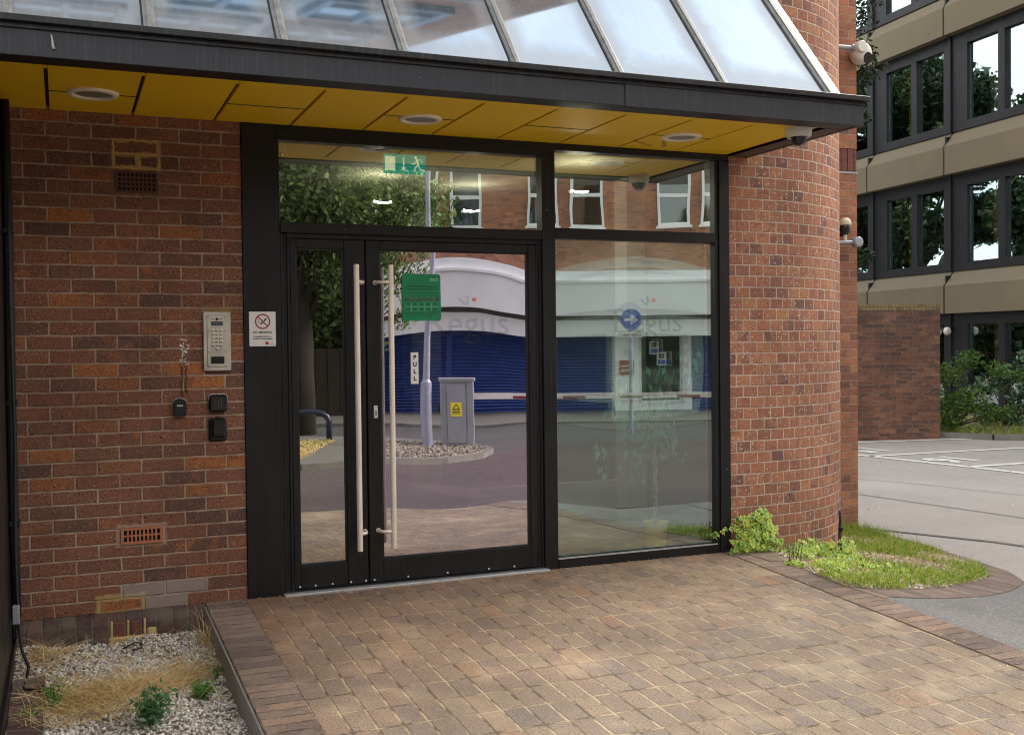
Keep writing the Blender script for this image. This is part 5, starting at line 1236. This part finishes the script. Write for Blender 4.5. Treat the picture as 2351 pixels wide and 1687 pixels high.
# barrier cabinet, arm, lamp post, hoop, sign
ca,cb=-.98,-10.3; x,y=fs(ca,cb)
t=thing('car_barrier','grey car barrier cabinet with yellow warning label and striped arm on the street island','barrier',(x,y,-.33)); m=MB()
fbox(m,fs,ca-.26,ca+.26,cb-.17,cb+.17,-.34,.74,'cabinet'); fbox(m,fs,ca-.285,ca+.285,cb-.20,cb+.20,.74,.79,'cabinet'); fbox(m,fs,ca-.30,ca-.27,cb-.1,cb+.1,.2,.35,'black'); m.build('housing',t)
m=MB(); fbox(m,fs,ca-.16,ca+.16,cb-.178,cb-.17,-.28,.70,'cabdark'); fbox(m,fs,ca-.15,ca+.15,cb-.186,cb-.17,-.27,.69,'cabinet'); m.build('door_panel',t)
m=MB(); fbox(m,fs,ca-.09,ca+.09,cb-.192,cb-.187,.15,.38,'yellow'); xx=ca; 
tri=[fs(ca-.06,cb-.194),fs(ca+.06,cb-.194),fs(ca,cb-.194)]; m.face([(tri[0][0],tri[0][1],.26),(tri[1][0],tri[1][1],.26),(tri[2][0],tri[2][1],.36)],'ink'); tri=[fs(ca-.038,cb-.196),fs(ca+.038,cb-.196),fs(ca,cb-.196)]; m.face([(tri[0][0],tri[0][1],.272),(tri[1][0],tri[1][1],.272),(tri[2][0],tri[2][1],.338)],'yellow')
for z in (.24,.215,.19): fbox(m,fs,ca-.06,ca+.06,cb-.194,cb-.192,z,z+.012,'ink')
m.build('warning_label',t)
m=MB(); a=ca+.27; k=0
while a<4.35:
    L_=.62 if k%2==0 else .42; fbox(m,fs,a,min(a+L_,4.35),cb-.035,cb+.035,.42,.52,'barrwhite'); 
    if k%2==1: fbox(m,fs,a,min(a+L_,4.35),cb-.037,cb+.037,.425,.475,'barrred')
    a+=L_; k+=1
m.build('arm',t); m=MB(); fbox(m,fs,4.3,4.4,cb-.05,cb+.05,-.43,.42,'barrwhite'); m.build('rest_post',t)
pa,pb=-1.45,-10.55; x,y=fs(pa,pb); t=thing('lamp_post','tall lilac grey lamp post with thick base on the street island','lamp post',(x,y,-.33)); m=MB()
m.cyl((x,y,-.35),(x,y,.72),.085,'pole',seg=20); m.cyl((x,y,.72),(x,y,.78),.085,'pole',r1=.056,seg=20); m.cyl((x,y,.78),(x,y,7.5),.056,'pole',r1=.04,seg=16); m.build('column',t)
m=MB(); m.tube([(x,y,7.4),(x-.2,y+.3,7.7),(x-.5,y+.8,7.75)],.035,'pole',8); m.build('arm',t); m=MB(); m.box(x-.75,x-.4,y+.7,y+1.1,7.68,7.8,'cabinet',.03); m.build('lamp_head',t)
t=thing('hoop_guard','navy tubular hoop guard standing on the street island turf','hoop',(*fs(-3.75,-9.9),-.33)); m=MB()
pts=[(-3.42,-.36),(-3.42,.0),(-3.46,.10),(-3.56,.17),(-3.72,.20),(-4.2,.20),(-4.38,.17),(-4.48,.10),(-4.52,.0),(-4.52,-.36)]
m.tube([(*fs(a,-9.8),z) for a,z in pts],.05,'navy',12); m.build('tube',t)
sa,sb=2.5,-7.6; x,y=fs(sa,sb); t=thing('one_way_sign','blue arrow road sign with One way plate on a grey post','road sign',(x,y,-.5)); m=MB(); m.cyl((x,y,-.6),(x,y,2.1),.038,'pole'); m.build('post',t)
def sgn(a,b,z): q_=fs(a,b); return (q_[0],q_[1],z)
m=MB(); N=36; m.mesh([sgn(sa+.225*math.cos(2*math.pi*i/N),sb-.05,1.91+.225*math.sin(2*math.pi*i/N)) for i in range(N)]+[sgn(sa+.225*math.cos(2*math.pi*i/N),sb-.04,1.91+.225*math.sin(2*math.pi*i/N)) for i in range(N)],[list(range(N)),list(range(N,2*N))]+[(i,(i+1)%N,N+(i+1)%N,N+i) for i in range(N)],'signblue')
ar=[(.15,.03),(-.02,.03),(.03,.10),(-.04,.10),(-.15,0),(-.04,-.10),(.03,-.10),(-.02,-.03),(.15,-.03)]
m.face([sgn(sa-a,sb-.053,1.91+z) for a,z in ar],'signwhite'); m.build('disc',t)
m=MB(); fbox(m,fs,sa-.26,sa+.26,sb-.05,sb-.04,1.53,1.67,'ink'); fbox(m,fs,sa-.25,sa+.25,sb-.054,sb-.05,1.54,1.66,'signwhite')
text_mb(m,'One way',.115,'ink',lambda a,b:sgn(sa-a,sb-.057,1.60+b),thick=.002); m.build('plate',t)
# street trees and fence to the left of the building
x,y=fs(-4.6,-6.5); tree('street_tree','big broad leaved street tree with low drooping branches and dark trunk',x,y,10,1.3,3.6,101,'treeleaf','darkbark',dens=1500,L=.15,base=GS,nc=60)
x,y=fs(-9.5,-3.0); tree('street_tree','second broad leaved street tree farther along the fence',x,y,10,1.2,4.2,111,'treeleaf','darkbark',dens=600,L=.22,base=GS,nc=34)
x,y=fs(-2.45,-9.6); t=thing('hanging_branch','leafy branch ends drooping beside the lamp post','branch',(x,y,2)); m=MB(); q0=fs(-4.4,-7.5)
cl=[]
for a,b,z,r in ((-2.3,-9.0,2.6,.4),(-2.0,-9.3,1.9,.28),(-2.5,-9.2,1.5,.3),(-1.75,-9.4,2.9,.3),(-2.6,-9.0,3.3,.55),(-1.6,-9.4,2.2,.16),(-2.7,-9.0,2.1,.4),(-1.5,-9.5,3.5,.35)):
    xx,yy=fs(a,b); cl.append((xx,yy,z,r,1.)); m.tube([(q0[0],q0[1],4.2),((q0[0]+xx)/2,(q0[1]+yy)/2,4.3),(xx,yy,z)],lambda q:.03*(1-.9*q),'darkbark',5)
m.build('twigs',t); leafcloud('leaves',t,'treeleaf',cl,1500,.10,.06,121)
t=thing('tall_hedge','tall dark evergreen hedge rising behind the timber fence','hedge',(*fs(-9.6,.8),GS)); m=MB()
cl=[]; hr=random.Random(9)
for a in frange(-16,-3.75,17):
    for z in (.6,2.0,3.4,4.8): q_=fs(a+hr.uniform(-.3,.3),.9+hr.uniform(-.2,.2)); cl.append((q_[0],q_[1],z+hr.uniform(-.3,.3),.85,1.))
    q_=fs(a,1.); m.cyl((q_[0],q_[1],GS-.1),(q_[0],q_[1],4.2),.07,'darkbark',r1=.02,seg=6)
m.build('trunks',t); leafcloud('leaves',t,'treeleaf',cl,620,.25,.17,131,shell=.2)
t=thing('boundary_wall','long brick boundary wall behind the hedge at the back of the car park','wall',(4,35,-.43)); m=MB(); m.box(-14,19,34.6,34.85,-.5,2.6,'pierbrick'); m.build('brickwork',t); m=MB(); m.box(-14,19,34.55,34.9,2.6,2.7,'kerb'); m.build('capping',t)
t=thing('boundary_hedge','long dense hedge mirrored low in the office block windows','hedge',(4,33,-.43)); m=MB(); cl=[]; hr=random.Random(19)
for i in range(30):
    xx=-8+i*.9; m.cyl((xx,33,-.5),(xx,33,2.5),.06,'darkbark',r1=.02,seg=5)
    for z in (.2,1.5,2.8): cl.append((xx+hr.uniform(-.3,.3),33+hr.uniform(-.3,.3),z,.8,1.))
m.build('trunks',t); leafcloud('leaves',t,'darkleaf',cl,260,.34,.24,141,shell=.2)
t=thing('timber_fence','dark timber fence along the street under the trees','fence',(*fs(-10,-1.5),GS)); m=MB()
for k in range(40): fbox(m,fs,-15+k*.29,-15+k*.29+.27,-1.5-.02*(k%2),-1.44,GS,GS+1.9,'fence')
m.build('boards',t); m=MB()
for k in range(6): fbox(m,fs,-15+k*2.2,-14.88+k*2.2,-1.42,-1.3,GS,GS+2.,'fence')
m.build('posts',t)
# neighbour houses to close the street
for a0,a1,lab,hh in ((-34,-16,'plain brick terrace farther left across the street',8.),(18,34,'plain brick terrace farther right across the street',9.)):
    t=thing('brick_terrace',lab,'building',(*fs((a0+a1)/2,0),GS)); m=MB(); fbox(m,fs,a0,a1,0,8,-.6,hh,'upbrick'); m.build('wall',t); m=MB(); fbox(m,fs,a0-.2,a1+.2,-.3,8.2,hh,hh+.3,'kerb'); m.build('roof',t)
    m=MB()
    for k in range(7):
        for z in (1.2,4.4): fbox(m,fs,a0+1+k*2.4,a0+2+k*2.4,-.03,.01,z,z+1.5,'streetglass')
    m.build('window_glass',t)

# ------------------------------------------------------------------ camera, light, world
cam=bpy.data.cameras.new('camera'); co=bpy.data.objects.new('camera',cam); COL.objects.link(co); scene.camera=co
yaw,pitch,roll=R(22.53986),R(-1.23481),R(-.63015)
f=Vector((math.sin(yaw)*math.cos(pitch),math.cos(yaw)*math.cos(pitch),math.sin(pitch))); r=Vector((math.cos(yaw),-math.sin(yaw),0)); u=r.cross(f)
r2=r*math.cos(roll)+u*math.sin(roll); u2=-r*math.sin(roll)+u*math.cos(roll)
mat=Matrix((r2,u2,-f)).transposed().to_4x4(); mat.translation=Vector((-.94268,-6.21142,1.42895)); co.matrix_world=mat
cam.sensor_width=36; cam.sensor_fit='HORIZONTAL'; cam.lens=2485.68/2351*36; cam.clip_end=1000; cam.clip_start=.05
sd=Vector((.92,.28,.68)).normalized()      # towards the sun
el=math.asin(sd.z); az=math.atan2(sd.x,sd.y)
sun=bpy.data.lights.new('sun','SUN'); sun.energy=2.2; sun.angle=R(22); sun.color=(1,.93,.83); so=bpy.data.objects.new('sun',sun); COL.objects.link(so); so.rotation_euler=sd.to_track_quat('Z','Y').to_euler()
w=bpy.data.worlds.new('World'); scene.world=w; w.use_nodes=True; nt=w.node_tree; nt.nodes.clear()
out=nt.nodes.new('ShaderNodeOutputWorld'); bg=nt.nodes.new('ShaderNodeBackground'); sky=nt.nodes.new('ShaderNodeTexSky'); sky.sky_type='NISHITA'; sky.sun_disc=False; sky.sun_elevation=el; sky.sun_rotation=az; sky.air_density=1; sky.dust_density=2
tc=nt.nodes.new('ShaderNodeTexCoord'); ns=nt.nodes.new('ShaderNodeTexNoise'); ns.inputs['Scale'].default_value=1.6; ns.inputs['Detail'].default_value=6; ns.inputs['Roughness'].default_value=.55
nt.links.new(tc.outputs['Generated'],ns.inputs['Vector'])
cr=nt.nodes.new('ShaderNodeValToRGB'); cr.color_ramp.elements[0].position=.36; cr.color_ramp.elements[0].color=(.35,)*3+(1,); cr.color_ramp.elements[1].position=.60; cr.color_ramp.elements[1].color=(1,1,1,1); nt.links.new(ns.outputs[0],cr.inputs[0])
mx=nt.nodes.new('ShaderNodeMix'); mx.data_type='RGBA'; nt.links.new(cr.outputs[0],mx.inputs[0]); nt.links.new(sky.outputs[0],mx.inputs[6]); mx.inputs[7].default_value=(6.9,6.75,6.5,1)
nt.links.new(mx.outputs[2],bg.inputs[0]); bg.inputs[1].default_value=.11; nt.links.new(bg.outputs[0],out.inputs[0])
scene.view_settings.view_transform='Standard'; scene.view_settings.look='None'; scene.view_settings.gamma=1; scene.view_settings.exposure=1.78
try: scene.view_settings.use_curve_mapping=False
except Exception: pass
scene.cycles.filter_width=1.05; scene.cycles.max_bounces=10; scene.cycles.transparent_max_bounces=16; scene.cycles.glossy_bounces=6
